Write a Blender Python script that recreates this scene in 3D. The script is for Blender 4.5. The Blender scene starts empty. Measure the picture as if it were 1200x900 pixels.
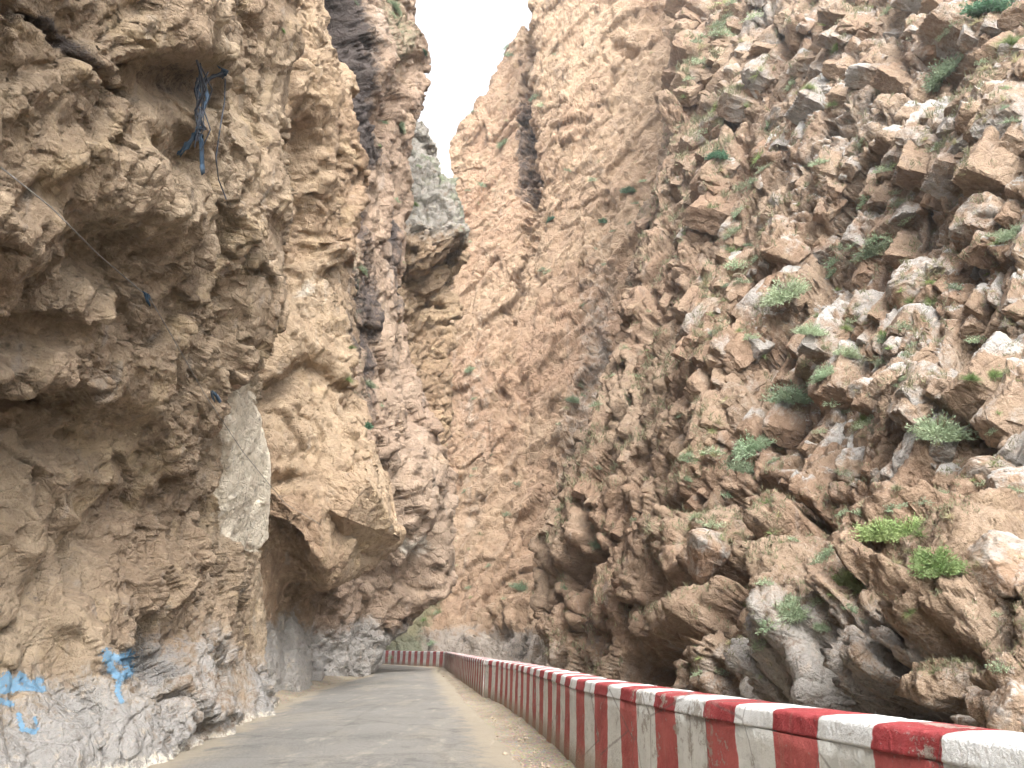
import bpy, math, random
import numpy as np
from mathutils import Vector
R = math.radians
random.seed(7); RNG = np.random.default_rng(11)
scene = bpy.context.scene
col = scene.collection
F32 = np.float32

# ------------------------------------------------------------------ camera
CAM = np.array([0.0, 0.0, 1.4]); PITCH = R(18.8); FPX = 900.0
cp, sp = math.cos(PITCH), math.sin(PITCH)
cam = bpy.data.cameras.new('camera'); cam.lens = 27.0; cam.sensor_width = 36.0
cam.clip_start = 0.05; cam.clip_end = 6000
co = bpy.data.objects.new('camera', cam); col.objects.link(co)
co.location = CAM; co.rotation_euler = (R(90) + PITCH, 0, 0); scene.camera = co

def at(px, py, D):
    """world point seen at photograph position (px,py) at distance D down the gorge"""
    x = (px - 600) / FPX; y = -(py - 450) / FPX
    d = np.array([x, cp - y * sp, sp + y * cp])
    return CAM + d * (D / d[1])
def gnd(px, py, z=0.0):
    x = (px - 600) / FPX; y = -(py - 450) / FPX
    d = np.array([x, cp - y * sp, sp + y * cp])
    return CAM + d * ((z - CAM[2]) / d[2])
def project(P):
    q = P - CAM
    f = q[..., 1] * cp + q[..., 2] * sp
    u = -q[..., 1] * sp + q[..., 2] * cp
    f = np.where(f < 0.05, 0.05, f)
    return 600 + FPX * q[..., 0] / f, 450 - FPX * u / f, f

# ------------------------------------------------------------------ noise
def _h(ix, iy, iz, s=0):
    with np.errstate(over='ignore'):
        n = (ix.astype(np.uint32) * np.uint32(374761393) + iy.astype(np.uint32) * np.uint32(668265263)
             + iz.astype(np.uint32) * np.uint32(2147483647 - 5) + np.uint32((s * 974634777 + 12345) & 0xffffffff))
        n = (n ^ (n >> np.uint32(13))) * np.uint32(1274126177)
        n = n ^ (n >> np.uint32(16)); n = n * np.uint32(2246822519); n ^= n >> np.uint32(15)
    return n
def _r(n): return (n & np.uint32(0xffffff)).astype(F32) * F32(1 / 16777216)
def perlin(P, s=0):
    P = P.astype(F32); I = np.floor(P).astype(np.int32); f = P - I
    w = f * f * f * (f * (f * 6 - 15) + 10)
    out = 0
    for dx in (0, 1):
        wx = w[:, 0] if dx else 1 - w[:, 0]
        for dy in (0, 1):
            wy = w[:, 1] if dy else 1 - w[:, 1]
            for dz in (0, 1):
                wz = w[:, 2] if dz else 1 - w[:, 2]
                n = _h(I[:, 0] + dx, I[:, 1] + dy, I[:, 2] + dz, s)
                gx = (n & np.uint32(1023)).astype(F32) / 511.5 - 1
                gy = ((n >> np.uint32(10)) & np.uint32(1023)).astype(F32) / 511.5 - 1
                gz = ((n >> np.uint32(20)) & np.uint32(1023)).astype(F32) / 511.5 - 1
                out = out + wx * wy * wz * (gx * (f[:, 0] - dx) + gy * (f[:, 1] - dy) + gz * (f[:, 2] - dz))
    return out * 1.3
def fbm(P, o=4, s=0, g=0.5):
    a = 1.0; t = 0; n = 0
    for k in range(o):
        t = t + a * perlin(P * (2.03 ** k) + 13.7 * k, s + k); n += a; a *= g
    return t / n * 1.4
def ridged(P, o=4, s=0, g=0.55):
    a = 1.0; t = 0; n = 0; w = 1
    for k in range(o):
        v = 1 - np.abs(perlin(P * (2.07 ** k) + 7.3 * k, s + k)) * 2.2
        v = np.clip(v, 0, 1) ** 2 * w; w = np.clip(v * 1.6, 0.15, 1)
        t = t + a * v; n += a; a *= g
    return t / n
def worley(P, s=0, jit=0.9):
    P = P.astype(F32); I = np.floor(P).astype(np.int32); f = P - I
    N = len(P); f1 = np.full(N, 9, F32); f2 = np.full(N, 9, F32)
    idn = np.zeros(N, np.uint32); V = np.zeros((N, 3), F32)
    for dx in (-1, 0, 1):
        for dy in (-1, 0, 1):
            for dz in (-1, 0, 1):
                n = _h(I[:, 0] + dx, I[:, 1] + dy, I[:, 2] + dz, s)
                cx = dx + .5 + jit * (((n & np.uint32(1023)).astype(F32)) / 1023 - .5) - f[:, 0]
                cy = dy + .5 + jit * ((((n >> np.uint32(10)) & np.uint32(1023)).astype(F32)) / 1023 - .5) - f[:, 1]
                cz = dz + .5 + jit * ((((n >> np.uint32(20)) & np.uint32(1023)).astype(F32)) / 1023 - .5) - f[:, 2]
                d = cx * cx + cy * cy + cz * cz
                m = d < f1
                f2 = np.where(m, f1, np.minimum(f2, d))
                f1 = np.where(m, d, f1); idn = np.where(m, n, idn)
                V[:, 0] = np.where(m, -cx, V[:, 0]); V[:, 1] = np.where(m, -cy, V[:, 1]); V[:, 2] = np.where(m, -cz, V[:, 2])
    return np.sqrt(f1), np.sqrt(f2), idn, V
def blocks(P, s=0, tilt=0.9, crack=0.35, cw=0.10, jit=0.9):
    """angular fractured blocks: every cell a tilted facet at its own height, cracks between"""
    a, b, n, V = worley(P, s, jit)
    r = _r(n * np.uint32(2654435761))
    h1 = _r((n ^ np.uint32(0x9e3779b9)) * np.uint32(40503001)) - .5
    h2 = _r((n ^ np.uint32(0x7f4a7c15)) * np.uint32(22695477)) - .5
    h3 = _r((n ^ np.uint32(0x51ed270b)) * np.uint32(69069)) - .5
    h = (r - .5) + tilt * 2 * (V[:, 0] * h1 + V[:, 1] * h2 + V[:, 2] * h3)
    e = np.clip((b - a) / cw, 0, 1)
    return h - crack * (1 - e) ** 2, r, e
def sstep(a, b, x):
    t = np.clip((x - a) / (b - a), 0, 1); return t * t * (3 - 2 * t)

# ------------------------------------------------------------------ image-located relief helpers
def ell(px, py, cx, cy, rx, ry, ang=0, soft=0.5):
    c, s = math.cos(R(ang)), math.sin(R(ang))
    x = (px - cx) * c + (py - cy) * s; y = -(px - cx) * s + (py - cy) * c
    d = np.sqrt((x / rx) ** 2 + (y / ry) ** 2)
    return 1 - sstep(1 - soft, 1 + soft, d)
def seg(px, py, pts, w):
    d = np.full(px.shape, 1e9, F32)
    for (x0, y0), (x1, y1) in zip(pts[:-1], pts[1:]):
        dx, dy = x1 - x0, y1 - y0
        t = np.clip(((px - x0) * dx + (py - y0) * dy) / (dx * dx + dy * dy), 0, 1)
        d = np.minimum(d, np.hypot(px - x0 - t * dx, py - y0 - t * dy))
    return 1 - sstep(0.15 * w, w, d)
def poly(px, py, pts, soft=3):
    ins = np.zeros(px.shape, bool); n = len(pts); d = np.full(px.shape, 1e9, F32)
    for i in range(n):
        x0, y0 = pts[i]; x1, y1 = pts[(i + 1) % n]
        if y0 != y1:
            c = ((y0 > py) != (y1 > py)) & (px < (x1 - x0) * (py - y0) / (y1 - y0) + x0); ins ^= c
        dx, dy = x1 - x0, y1 - y0
        t = np.clip(((px - x0) * dx + (py - y0) * dy) / (dx * dx + dy * dy), 0, 1)
        d = np.minimum(d, np.hypot(px - x0 - t * dx, py - y0 - t * dy))
    sd = np.where(ins, d, -d)
    return sstep(-soft, soft, sd)

# ------------------------------------------------------------------ sheets
def W(x, y, z): return np.array([x, y, z], float)
def crm(C, t):
    """monotone-ish cubic interpolation of control rows C (n,...) at parameters t"""
    n = len(C); i = np.clip(np.floor(t).astype(int), 0, n - 2); f = (t - i)
    f = f.reshape((-1,) + (1,) * (C.ndim - 1))
    p1 = C[i]; p2 = C[i + 1]; p0 = C[np.maximum(i - 1, 0)]; p3 = C[np.minimum(i + 2, n - 1)]
    m1 = (p2 - p0) * .42; m2 = (p3 - p1) * .42
    return ((2 * f**3 - 3 * f**2 + 1) * p1 + (f**3 - 2 * f**2 + f) * m1 + (-2 * f**3 + 3 * f**2) * p2 + (f**3 - f**2) * m2)
def params(G, axis, dens, lo=6, cap=None):
    """sample parameters along an axis so samples fall about every `dens` pixels inside the frame"""
    px, py, f = project(G)
    a = np.moveaxis(np.stack([px, py], -1), axis, 0); W3 = np.moveaxis(G, axis, 0)
    ff = np.moveaxis(f, axis, 0)
    out = [0.0]
    for k in range(len(a) - 1):
        A = a[k]; B = a[k + 1]
        ins = ((np.maximum(A[:, 0], B[:, 0]) > -60) & (np.minimum(A[:, 0], B[:, 0]) < 1260) &
               (np.maximum(A[:, 1], B[:, 1]) > -60) & (np.minimum(A[:, 1], B[:, 1]) < 960) & (ff[k] > .5) & (ff[k + 1] > .5))
        L = np.hypot(*(np.clip(A, -80, 1280) - np.clip(B, -80, 1280)).T)
        wl = np.linalg.norm(W3[k] - W3[k + 1], axis=-1)
        # world length counts too, so that surfaces seen edge-on stay sampled
        dmean = np.minimum(ff[k], ff[k + 1]).clip(2)
        L2 = np.maximum(L, np.minimum(0.3 * wl / dmean * FPX, 160))
        n = int(max(lo, (L2[ins].max() if ins.any() else 0) / dens))
        if not ins.any(): n = int(max(lo, min(60, wl.max() / 0.8)))
        if cap: n = min(n, cap)
        out += list(k + (np.arange(n) + 1) / n)
    return np.array(out)

SURF = {}
def grid_mesh(name, P, mat, attrs=None, smooth=True, parent=None, uv=None):
    nv, nu = P.shape[:2]
    me = bpy.data.meshes.new(name)
    v = P.reshape(-1, 3).astype(F32)
    idx = np.arange(nv * nu).reshape(nv, nu)
    q = np.stack([idx[:-1, :-1], idx[:-1, 1:], idx[1:, 1:], idx[1:, :-1]], -1).reshape(-1, 4)
    me.vertices.add(len(v)); me.vertices.foreach_set('co', v.ravel())
    me.loops.add(q.size); me.loops.foreach_set('vertex_index', q.ravel().astype(np.int32))
    me.polygons.add(len(q)); me.polygons.foreach_set('loop_start', np.arange(0, q.size, 4, dtype=np.int32))
    me.polygons.foreach_set('loop_total', np.full(len(q), 4, np.int32))
    if smooth: me.polygons.foreach_set('use_smooth', np.ones(len(q), bool))
    me.update(calc_edges=True)
    for k, a in (attrs or {}).items():
        if a.ndim == 2 and a.shape[-1] == 4:
            at_ = me.attributes.new(k, 'FLOAT_COLOR', 'POINT'); at_.data.foreach_set('color', a.astype(F32).ravel())
        else:
            at_ = me.attributes.new(k, 'FLOAT', 'POINT'); at_.data.foreach_set('value', a.astype(F32).ravel())
    if mat: me.materials.append(mat)
    o = bpy.data.objects.new(name, me); col.objects.link(o)
    if parent: o.parent = parent
    return o

from concurrent.futures import ThreadPoolExecutor
CH = 65536
def chunked(fn, *arrs):
    n = len(arrs[0]); sl = [slice(i, min(i + CH, n)) for i in range(0, n, CH)]
    with ThreadPoolExecutor(4) as ex: rs = list(ex.map(lambda s: fn(*[a[s] for a in arrs]), sl))
    return np.concatenate(rs)
def sheet(key, rows, disp, mask, mat, label, dens=1.5, name='cliff', flip=None):
    G = np.array([[p if isinstance(p, np.ndarray) else at(*p) for p in r] for r in rows], float)
    tv = params(G, 0, dens); tu = params(G, 1, dens)
    S = crm(G, tv); S = np.moveaxis(crm(np.moveaxis(S, 1, 0), tu), 0, 1)
    def normals(S):
        du = np.gradient(S, axis=1); dv = np.gradient(S, axis=0)
        n = np.cross(du, dv); n /= np.linalg.norm(n, axis=-1, keepdims=True) + 1e-9
        return n
    n = normals(S)
    px, py, f = project(S)
    ins = (px > 0) & (px < 1200) & (py > 0) & (py < 900) & (f > .3)
    sg0 = np.sign(((CAM - S) * n).sum(-1)[ins].sum()); sg = 1 if key == 'A' else -1
    print(key, 'side', sg0, sg)
    n = n * sg
    P = S.reshape(-1, 3).astype(F32); N = n.reshape(-1, 3).astype(F32); pxf = px.ravel().astype(F32); pyf = py.ravel().astype(F32)
    # large scale wobble of the image-located features so they are never clean
    wb = chunked(lambda P: np.stack([fbm(P * 0.35, 3, 91) * 14 + fbm(P * 1.3, 3, 92) * 8, fbm(P * 0.35 + 40, 3, 93) * 14 + fbm(P * 1.3 + 9, 3, 94) * 8], -1), P)
    wob, wob2 = wb[:, 0], wb[:, 1]
    D = chunked(lambda *a: disp(*a, 0), P, N, pxf + wob, pyf + wob2)
    Q = (P + N * D[:, None]).reshape(S.shape).astype(F32)
    for it in range(14):                       # slide vertices along the surface so steep flanks keep their share of faces
        if it % 7 == 0: nn = (normals(Q) * sg).astype(F32)
        L = np.zeros_like(Q); L[1:-1, 1:-1] = (Q[:-2, 1:-1] + Q[2:, 1:-1] + Q[1:-1, :-2] + Q[1:-1, 2:]) * .25 - Q[1:-1, 1:-1]
        L -= nn * (L * nn).sum(-1, keepdims=True); Q += .7 * L
    nn = (normals(Q) * sg).astype(F32)
    nn = .35 * nn + .65 * n.reshape(Q.shape).astype(F32)
    for it in range(2): nn[1:-1, 1:-1] = (nn[:-2, 1:-1] + nn[2:, 1:-1] + nn[1:-1, :-2] + nn[1:-1, 2:] + nn[1:-1, 1:-1]) * .2
    nn /= np.linalg.norm(nn, axis=-1, keepdims=True)
    Q1 = Q.reshape(-1, 3); N1 = nn.reshape(-1, 3)
    D2 = chunked(lambda *a: disp(*a, 1), Q1, N1, pxf + wob, pyf + wob2)
    Q = Q1 + N1 * D2[:, None]
    Qg = Q.reshape(S.shape)
    n2 = normals(Qg) * sg
    m = chunked(mask, Q, n2.reshape(-1, 3), pxf + wob * .5, pyf + wob2 * .5, D)
    o = grid_mesh(name, Qg if sg > 0 else Qg, mat, {'mask': m})
    o['label'] = label; o['kind'] = 'structure'
    qx, qy, qf = project(Q)
    SURF[key] = dict(P=Q.astype(F32), N=n2.reshape(-1, 3).astype(F32), px=qx, py=qy, f=qf, shape=S.shape[:2], obj=o)
    print(key, S.shape[:2])
    return o

# ------------------------------------------------------------------ materials
def mat_new(name):
    m = bpy.data.materials.new(name); m.use_nodes = True
    nt = m.node_tree; nt.nodes.clear()
    out = nt.nodes.new('ShaderNodeOutputMaterial'); b = nt.nodes.new('ShaderNodeBsdfPrincipled')
    nt.links.new(b.outputs[0], out.inputs[0])
    b.inputs['Roughness'].default_value = .9; b.inputs['Specular IOR Level'].default_value = .25
    return m, nt, b
class NT:
    def __init__(s, nt): s.nt = nt
    def n(s, t, **k):
        x = s.nt.nodes.new('ShaderNode' + t)
        for a, b in k.items(): setattr(x, a, b)
        return x
    def l(s, a, b): s.nt.links.new(a, b)
    def setin(s, sock, v):
        if hasattr(v, 'is_linked') or hasattr(v, 'links'): s.l(v, sock)
        else: sock.default_value = v
    def noise(s, vec, scale, detail=6, rough=.6, dist=0, out='Fac'):
        x = s.n('TexNoise'); s.l(vec, x.inputs['Vector']); x.inputs['Scale'].default_value = scale
        x.inputs['Detail'].default_value = detail; x.inputs['Roughness'].default_value = rough; x.inputs['Distortion'].default_value = dist
        return x.outputs[out]
    def vor(s, vec, scale, feature='F1', out='Distance', dist='EUCLIDEAN'):
        x = s.n('TexVoronoi', feature=feature); s.l(vec, x.inputs['Vector']); x.inputs['Scale'].default_value = scale
        return x.outputs[out]
    def map(s, vec, scale=(1, 1, 1), rot=(0, 0, 0)):
        x = s.n('Mapping'); s.l(vec, x.inputs['Vector']); x.inputs['Scale'].default_value = scale; x.inputs['Rotation'].default_value = rot
        return x.outputs[0]
    def mix(s, f, a, b, mode='MIX'):
        x = s.n('Mix', data_type='RGBA', blend_type=mode)
        s.setin(x.inputs[0], f)
        for k, v in ((6, a), (7, b)):
            if isinstance(v, tuple): x.inputs[k].default_value = v + (1,) if len(v) == 3 else v
            else: s.l(v, x.inputs[k])
        return x.outputs[2]
    def math(s, op, a, b=0.0, clamp=False):
        x = s.n('Math', operation=op, use_clamp=clamp); s.setin(x.inputs[0], a); s.setin(x.inputs[1], b); return x.outputs[0]
    def ramp(s, f, lo, hi):
        x = s.n('MapRange', interpolation_type='SMOOTHSTEP'); s.l(f, x.inputs[0]); x.inputs[1].default_value = lo; x.inputs[2].default_value = hi
        return x.outputs[0]
    def bump(s, h, strength, dist, normal=None):
        x = s.n('Bump'); x.inputs['Strength'].default_value = strength; x.inputs['Distance'].default_value = dist
        s.l(h, x.inputs['Height'])
        if normal is not None: s.l(normal, x.inputs['Normal'])
        return x.outputs[0]

def rock_mat(name, tan, red, ochre, grey=(.27, .26, .25), pale=(.55, .50, .42), sc=1.0, bsc=1.0, bd=1.0, strata=(0, 0, 0), squash=(1, 1, 1)):
    """sc = metres of the largest colour patches / 10 ; bsc = size of the finest relief"""
    m, nt, b = mat_new(name); t = NT(nt)
    geo = t.n('TexCoord').outputs['Object']
    st = t.map(t.map(geo, (1, 1, 1), strata), squash) if squash != (1, 1, 1) else geo
    big = t.noise(geo, .10 / sc, 4, .6, .6); mid = t.noise(st, .55 / sc, 4, .65, .6)
    small = t.noise(st, 2.4 / bsc, 5, .72, 0); fine = t.noise(geo, 16 / bsc, 3, .75)
    c = t.mix(t.ramp(big, .38, .62), tan, red)
    c = t.mix(t.ramp(mid, .50, .72), c, ochre)
    vc = t.vor(st, 1.1 / bsc, out='Color')
    sep = t.n('SeparateColor'); t.l(vc, sep.inputs[0])
    c = t.mix(t.math('MULTIPLY', sep.outputs[0], .35), c, tuple(x * .55 for x in red))
    at_ = t.n('Attribute', attribute_name='mask', attribute_type='GEOMETRY')
    ms = t.n('SeparateColor'); t.l(at_.outputs['Color'], ms.inputs[0])
    # ragged masks: attribute pushed through noise
    def rag(v, w=.55):
        a = t.math('ADD', v, t.math('MULTIPLY', t.math('SUBTRACT', small, .5), w * 1.6))
        a = t.math('ADD', a, t.math('MULTIPLY', t.math('SUBTRACT', fine, .5), w * .9))
        return t.ramp(a, .34, .66)
    c = t.mix(t.math('MULTIPLY', rag(ms.outputs[0]), .9), c, grey)
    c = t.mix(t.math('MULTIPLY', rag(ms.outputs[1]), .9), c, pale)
    # weathering speckle both ways
    c = t.mix(t.math('MULTIPLY', t.ramp(small, .52, .75), .45), c, tuple(min(.7, x * 1.55 + .02) for x in tan))
    c = t.mix(t.math('MULTIPLY', t.ramp(small, .50, .28), .55), c, tuple(x * .42 for x in red))
    c = t.mix(t.math('MULTIPLY', t.ramp(fine, .55, .75), .22), c, (.5, .44, .36))
    c = t.mix(t.math('MULTIPLY', t.ramp(fine, .46, .28), .35), c, tuple(x * .35 for x in red))
    vs = t.map(geo, (1, 1, .16))
    streak = t.noise(vs, 1.6 / bsc, 3, .6)
    c = t.mix(t.math('MULTIPLY', t.ramp(streak, .58, .74), .28), c, grey)
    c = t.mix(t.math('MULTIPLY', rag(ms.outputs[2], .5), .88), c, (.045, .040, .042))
    c = t.mix(t.math('MULTIPLY', rag(at_.outputs['Alpha'], .7), .6), c, (.13, .17, .09))
    t.l(c, b.inputs['Base Color'])
    # relief too fine for the mesh
    w = t.noise(st, 1.1 / bsc, 1, .5, out='Color')
    wv = t.n('VectorMath', operation='SCALE'); t.l(w, wv.inputs[0]); wv.inputs['Scale'].default_value = .18
    av = t.n('VectorMath', operation='ADD'); t.l(st, av.inputs[0]); t.l(wv.outputs[0], av.inputs[1])
    cr = t.ramp(t.vor(av.outputs[0], 1.9 / bsc, 'DISTANCE_TO_EDGE'), 0.0, .10)
    v1 = t.n('TexVoronoi', feature='F1'); t.l(av.outputs[0], v1.inputs['Vector']); v1.inputs['Scale'].default_value = 3.4 / bsc
    h = t.math('ADD', t.math('MULTIPLY', small, 1.0), t.math('MULTIPLY', cr, .16))
    h = t.math('ADD', h, t.math('MULTIPLY', v1.outputs['Distance'], -.35))
    h = t.math('ADD', h, t.math('MULTIPLY', fine, .38))
    t.l(t.bump(h, 1.0, .22 * bsc * bd), b.inputs['Normal'])
    return m

M_A = rock_mat('near_rock', (.405, .318, .222), (.30, .220, .150), (.425, .325, .205), grey=(.30, .295, .285), pale=(.80, .72, .58), sc=.5, bsc=.42, bd=1.0)
M_B = rock_mat('buttress_rock', (.45, .34, .23), (.355, .247, .162), (.45, .335, .21), grey=(.34, .33, .31), sc=.8, bsc=.6, bd=1.0)
M_C = rock_mat('stained_rock', (.41, .31, .23), (.35, .25, .18), (.42, .31, .215), grey=(.34, .33, .31), sc=1.2, bsc=1.0, bd=1.0)
M_F = rock_mat('far_rock', (.455, .328, .222), (.42, .279, .187), (.465, .343, .230), grey=(.37, .33, .29), sc=2.2, bsc=2.0, bd=.9)
# ---- bedding frame of the right slope
e1 = at(1090, 400, 17.5) - at(1000, 560, 15.5); e1 /= np.linalg.norm(e1)
e2 = np.array([1, .15, .1]); nb = np.cross(e1, e2); nb /= np.linalg.norm(nb); e2 = np.cross(nb, e1)
BED = np.stack([e1, e2, nb])        # rows
from mathutils import Matrix
_eu = Matrix([list(e1), list(e2), list(nb)]).to_euler('XYZ')
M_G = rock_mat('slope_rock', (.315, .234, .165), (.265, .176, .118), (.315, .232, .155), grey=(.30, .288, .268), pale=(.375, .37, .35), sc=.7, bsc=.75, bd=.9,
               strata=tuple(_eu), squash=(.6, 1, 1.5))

def plain(name, c, rough=.8, c2=None, scale=8, bump=0, bs=30):
    m, nt, b = mat_new(name); t = NT(nt); g = t.n('TexCoord').outputs['Object']
    n = t.noise(g, scale, 5, .65)
    cc = t.mix(t.ramp(n, .35, .65), c, c2 or tuple(x * .7 for x in c))
    t.l(cc, b.inputs['Base Color']); b.inputs['Roughness'].default_value = rough
    if bump: t.l(t.bump(t.noise(g, bs, 4, .7), 1, bump), b.inputs['Normal'])
    return m
#SHEETS
# ================================================================== LEFT: near cliff (overhanging, right beside the road)
def near_rows():
    Ys = [-14, -6, 0, 3.5, 6, 8, 10, 12, 14, 16, 17.5]
    Zs = [-1.2, 0, 1.2, 2.4, 3.4, 4.6, 6, 8, 10.5, 14, 19, 26, 36]
    dx = [0.75, .50, .0, -.45, -.55, -.15, .35, .75, .85, .7, .3, -.6, -2.5]      # overhang profile
    edgeY = [20.9, 20.8, 20.4, 20.0, 19.6, 19.2, 18.4, 17.2, 16.2, 15.4, 15, 15, 15]
    rows = []
    for z, d, eY in zip(Zs, dx, edgeY):
        r = []
        for y in Ys:
            yy = y if y <= 0 else y / 17.5 * (eY - .8)
            foot = -4.85 - .045 * max(yy, 0) - .015 * max(yy - 8, 0) - (0 if yy > 3 else .08 * (yy - 3) * 0)
            r.append(W(foot + d * (1 if yy < 14 else .7), yy, z))
        ex = float(np.interp(z, [-1.2, 0, 2.4, 4.9, 6.8, 8.5, 11, 36], [-6.3, -6.25, -5.9, -5.8, -5.9, -6.5, -5.8, -8])); r[-1][0] = ex * .7 + r[-1][0] * .3
        r += [W(ex - .25, eY - .1, z), W(ex - 1.1, eY + .35, z), W(ex - 3.5, eY + .6, z), W(ex - 9, eY + 1.2, z)]
        rows.append(r)
    return rows
def disp_A(P, N, px, py, st):
    Q = P * np.array([1, 1, .8]); wv = np.stack([fbm(P * .5, 3, 1), fbm(P * .5, 3, 2), fbm(P * .5, 3, 3)], -1) * .8
    sl = poly(px, py, SLAB, 6)
    if st:
        b2, _, _ = blocks((Q + wv * .6) * np.array([1.7, 1.4, 1.15]), 8, 1.0, .22, .15); d = .15 * b2
        b3, _, _ = blocks((Q + wv * .4) * 4.2, 9, 1.0, .2, .2); d += .05 * b3
        b4, _, _ = blocks((Q + wv * .2) * 9.5, 13, 1.0, .2, .2); d += .025 * b4
        d += .07 * fbm(P * 3.5, 4, 10) + .11 * (ridged(P * np.array([1.6, 1.6, .6]), 4, 12) - .4)
        return d * (1 - .75 * sl) * (.35 + .75 * sstep(-.25, .25, fbm(P * .45, 3, 14)))
    d = .4 * fbm(Q * .28, 4, 5) + .6 * fbm(P * np.array([.45, .45, .10]), 3, 15) + .28 * (ridged(Q * .5 + wv, 5, 6) - .4)
    b1, _, _ = blocks((Q + wv) * np.array([.55, .45, .38]), 4, .8, .18, .12); d += .30 * b1
    b0, _, _ = blocks((P + wv * 1.5) * np.array([.3, .3, .12]), 16, .8, .3, .08); d += .45 * b0
    # hollows and bulges the photograph shows
    d += -.55 * ell(px, py, 205, 100, 60, 26, 10, .9) - .45 * ell(px, py, 110, 300, 70, 28, 20, .9) - .5 * ell(px, py, 60, 500, 110, 40, 10)
    d += -.45 * ell(px, py, 20, 395, 60, 22, -10) + .35 * ell(px, py, 120, 210, 90, 40, 25) + .3 * ell(px, py, 30, 270, 60, 45)
    d += -.25 * seg(px, py, [(75, 690), (90, 640), (130, 600), (180, 560)], 30) + .35 * ell(px, py, 215, 690, 60, 70, 10)
    d += -.35 * ell(px, py, 185, 745, 22, 40, 20) - .3 * ell(px, py, 170, 800, 26, 38)
    d += -.22 * seg(px, py, [(0, 5), (45, 25), (70, 60), (110, 90), (150, 110)], 12)
    d += -.18 * seg(px, py, [(255, 330), (250, 400), (262, 480)], 14)
    d = d * (1 - .75 * sl) + .12 * sl
    d *= 1 - .55 * sstep(15.5, 18, P[:, 1])
    f = sstep(1.2, 0, P[:, 2]); d += f * .25 * (1 + fbm(P * .8, 3, 33))
    return d
SLAB = [(276, 442), (292, 460), (312, 505), (325, 560), (330, 600), (320, 640), (262, 655), (252, 600), (252, 500), (264, 460)]
def mask_A(Q, n, px, py, D):
    N = len(Q); m = np.zeros((N, 4))
    low = sstep(2.6, .6, Q[:, 2] + .8 * fbm(Q * .4, 3, 50))
    m[:, 0] = .66 * low + .45 * fbm(Q * .35, 4, 51) - .05
    m[:, 0] = np.maximum(m[:, 0], .55 * ell(px, py, 215, 780, 90, 60, 0, .8) + .3 * fbm(Q * .8, 3, 57)) * (1 - poly(px, py, SLAB, 6))
    m[:, 1] = poly(px, py, SLAB, 5) * .95 + .25 * sstep(.1, .5, fbm(Q * .6, 3, 52)) + .5 * sstep(.35, 0, Q[:, 2])
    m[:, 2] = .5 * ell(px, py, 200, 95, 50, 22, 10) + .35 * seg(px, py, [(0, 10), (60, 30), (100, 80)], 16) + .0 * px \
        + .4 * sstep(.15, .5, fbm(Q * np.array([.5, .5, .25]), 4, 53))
    return m
LB = dict(label='')
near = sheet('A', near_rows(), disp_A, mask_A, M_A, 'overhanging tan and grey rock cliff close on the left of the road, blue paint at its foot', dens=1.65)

# ================================================================== LEFT: second buttress with the overhanging block
rB = [
 [W(-12, 17, 60), W(-10, 22, 60), W(-9.6, 26, 60), W(-9.2, 29, 60), W(-12, 31, 60), W(-20, 33, 60)],
 [(210, -120, 19), (280, -120, 21), (335, -120, 24), (380, -120, 27.5), W(-11.5, 29, 38), W(-20, 31, 38)],
 [(210, 0, 18), (280, 0, 21), (340, 0, 24), (385, 0, 27.5), W(-11.0, 29.2, 29), W(-20, 31, 29)],
 [(210, 90, 18), (270, 90, 21), (345, 90, 24), (388, 90, 27.5), W(-10.5, 29.4, 24.5), W(-20, 31, 24.5)],
 [(210, 200, 18), (270, 200, 21), (350, 200, 24), (401, 200, 27.8), W(-9.8, 29.6, 19.5), W(-20, 31, 19.5)],
 [(210, 300, 18), (270, 300, 21.5), (335, 300, 25), (392, 300, 28), W(-9.6, 29.8, 15.5), W(-20, 31, 15.5)],
 [(210, 400, 18), (270, 400, 21.5), (345, 400, 24.5), (412, 400, 28), W(-9.2, 30, 12.2), W(-20, 31, 12)],
 [(215, 480, 18), (290, 480, 21.5), (360, 480, 24.5), (438, 470, 28.4), W(-8.6, 30.5, 10.0), W(-20, 31, 10)],
 [(230, 550, 19), (310, 545, 21.2), (380, 545, 23.4), (446, 548, 27.4), W(-8.2, 30.6, 8.0), W(-20, 31, 8)],
 [(240, 590, 19), (332, 596, 21.3), (392, 655, 23.4), (441, 574, 27.2), W(-8.0, 30.8, 7.0), W(-20, 31, 7)],
 [(250, 603, 19.6), (334, 612, 21.8), (386, 682, 24), (444, 584, 27.6), W(-8.0, 31, 6.8), W(-20, 31, 6.8)],
 [(250, 612, 21.5), (336, 630, 22.9), (384, 690, 24.8), (469, 632, 29.6), W(-8.2, 31, 6.0), W(-20, 31, 6)],
 [(250, 640, 22), (324, 655, 23.4), (352, 690, 26.6), (404, 668, 31), W(-9.2, 32, 4.6), W(-20, 32, 4.6)],
 [(250, 700, 22), (314, 705, 23.6), (340, 705, 27), (366, 700, 29.5), W(-9.4, 30.8, 3), W(-20, 31, 3)],
 [(250, 760, 21), (306, 765, 23.8), (336, 760, 26.5), (361, 755, 29.3), W(-9.4, 30.6, 1.4), W(-20, 31, 1.4)],
 [(250, 835, 20), (304, 824, 23.5), (336, 814, 26.5), (360, 803, 29.5), W(-9.4, 30.8, 0), W(-20, 31, 0)],
 [W(-8.5, 19, -1.2), W(-7.2, 23.5, -1.2), W(-7.2, 26.5, -1.2), W(-7.3, 29.6, -1.2), W(-9.4, 31, -1.2), W(-20, 31, -1.2)],
]
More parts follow.
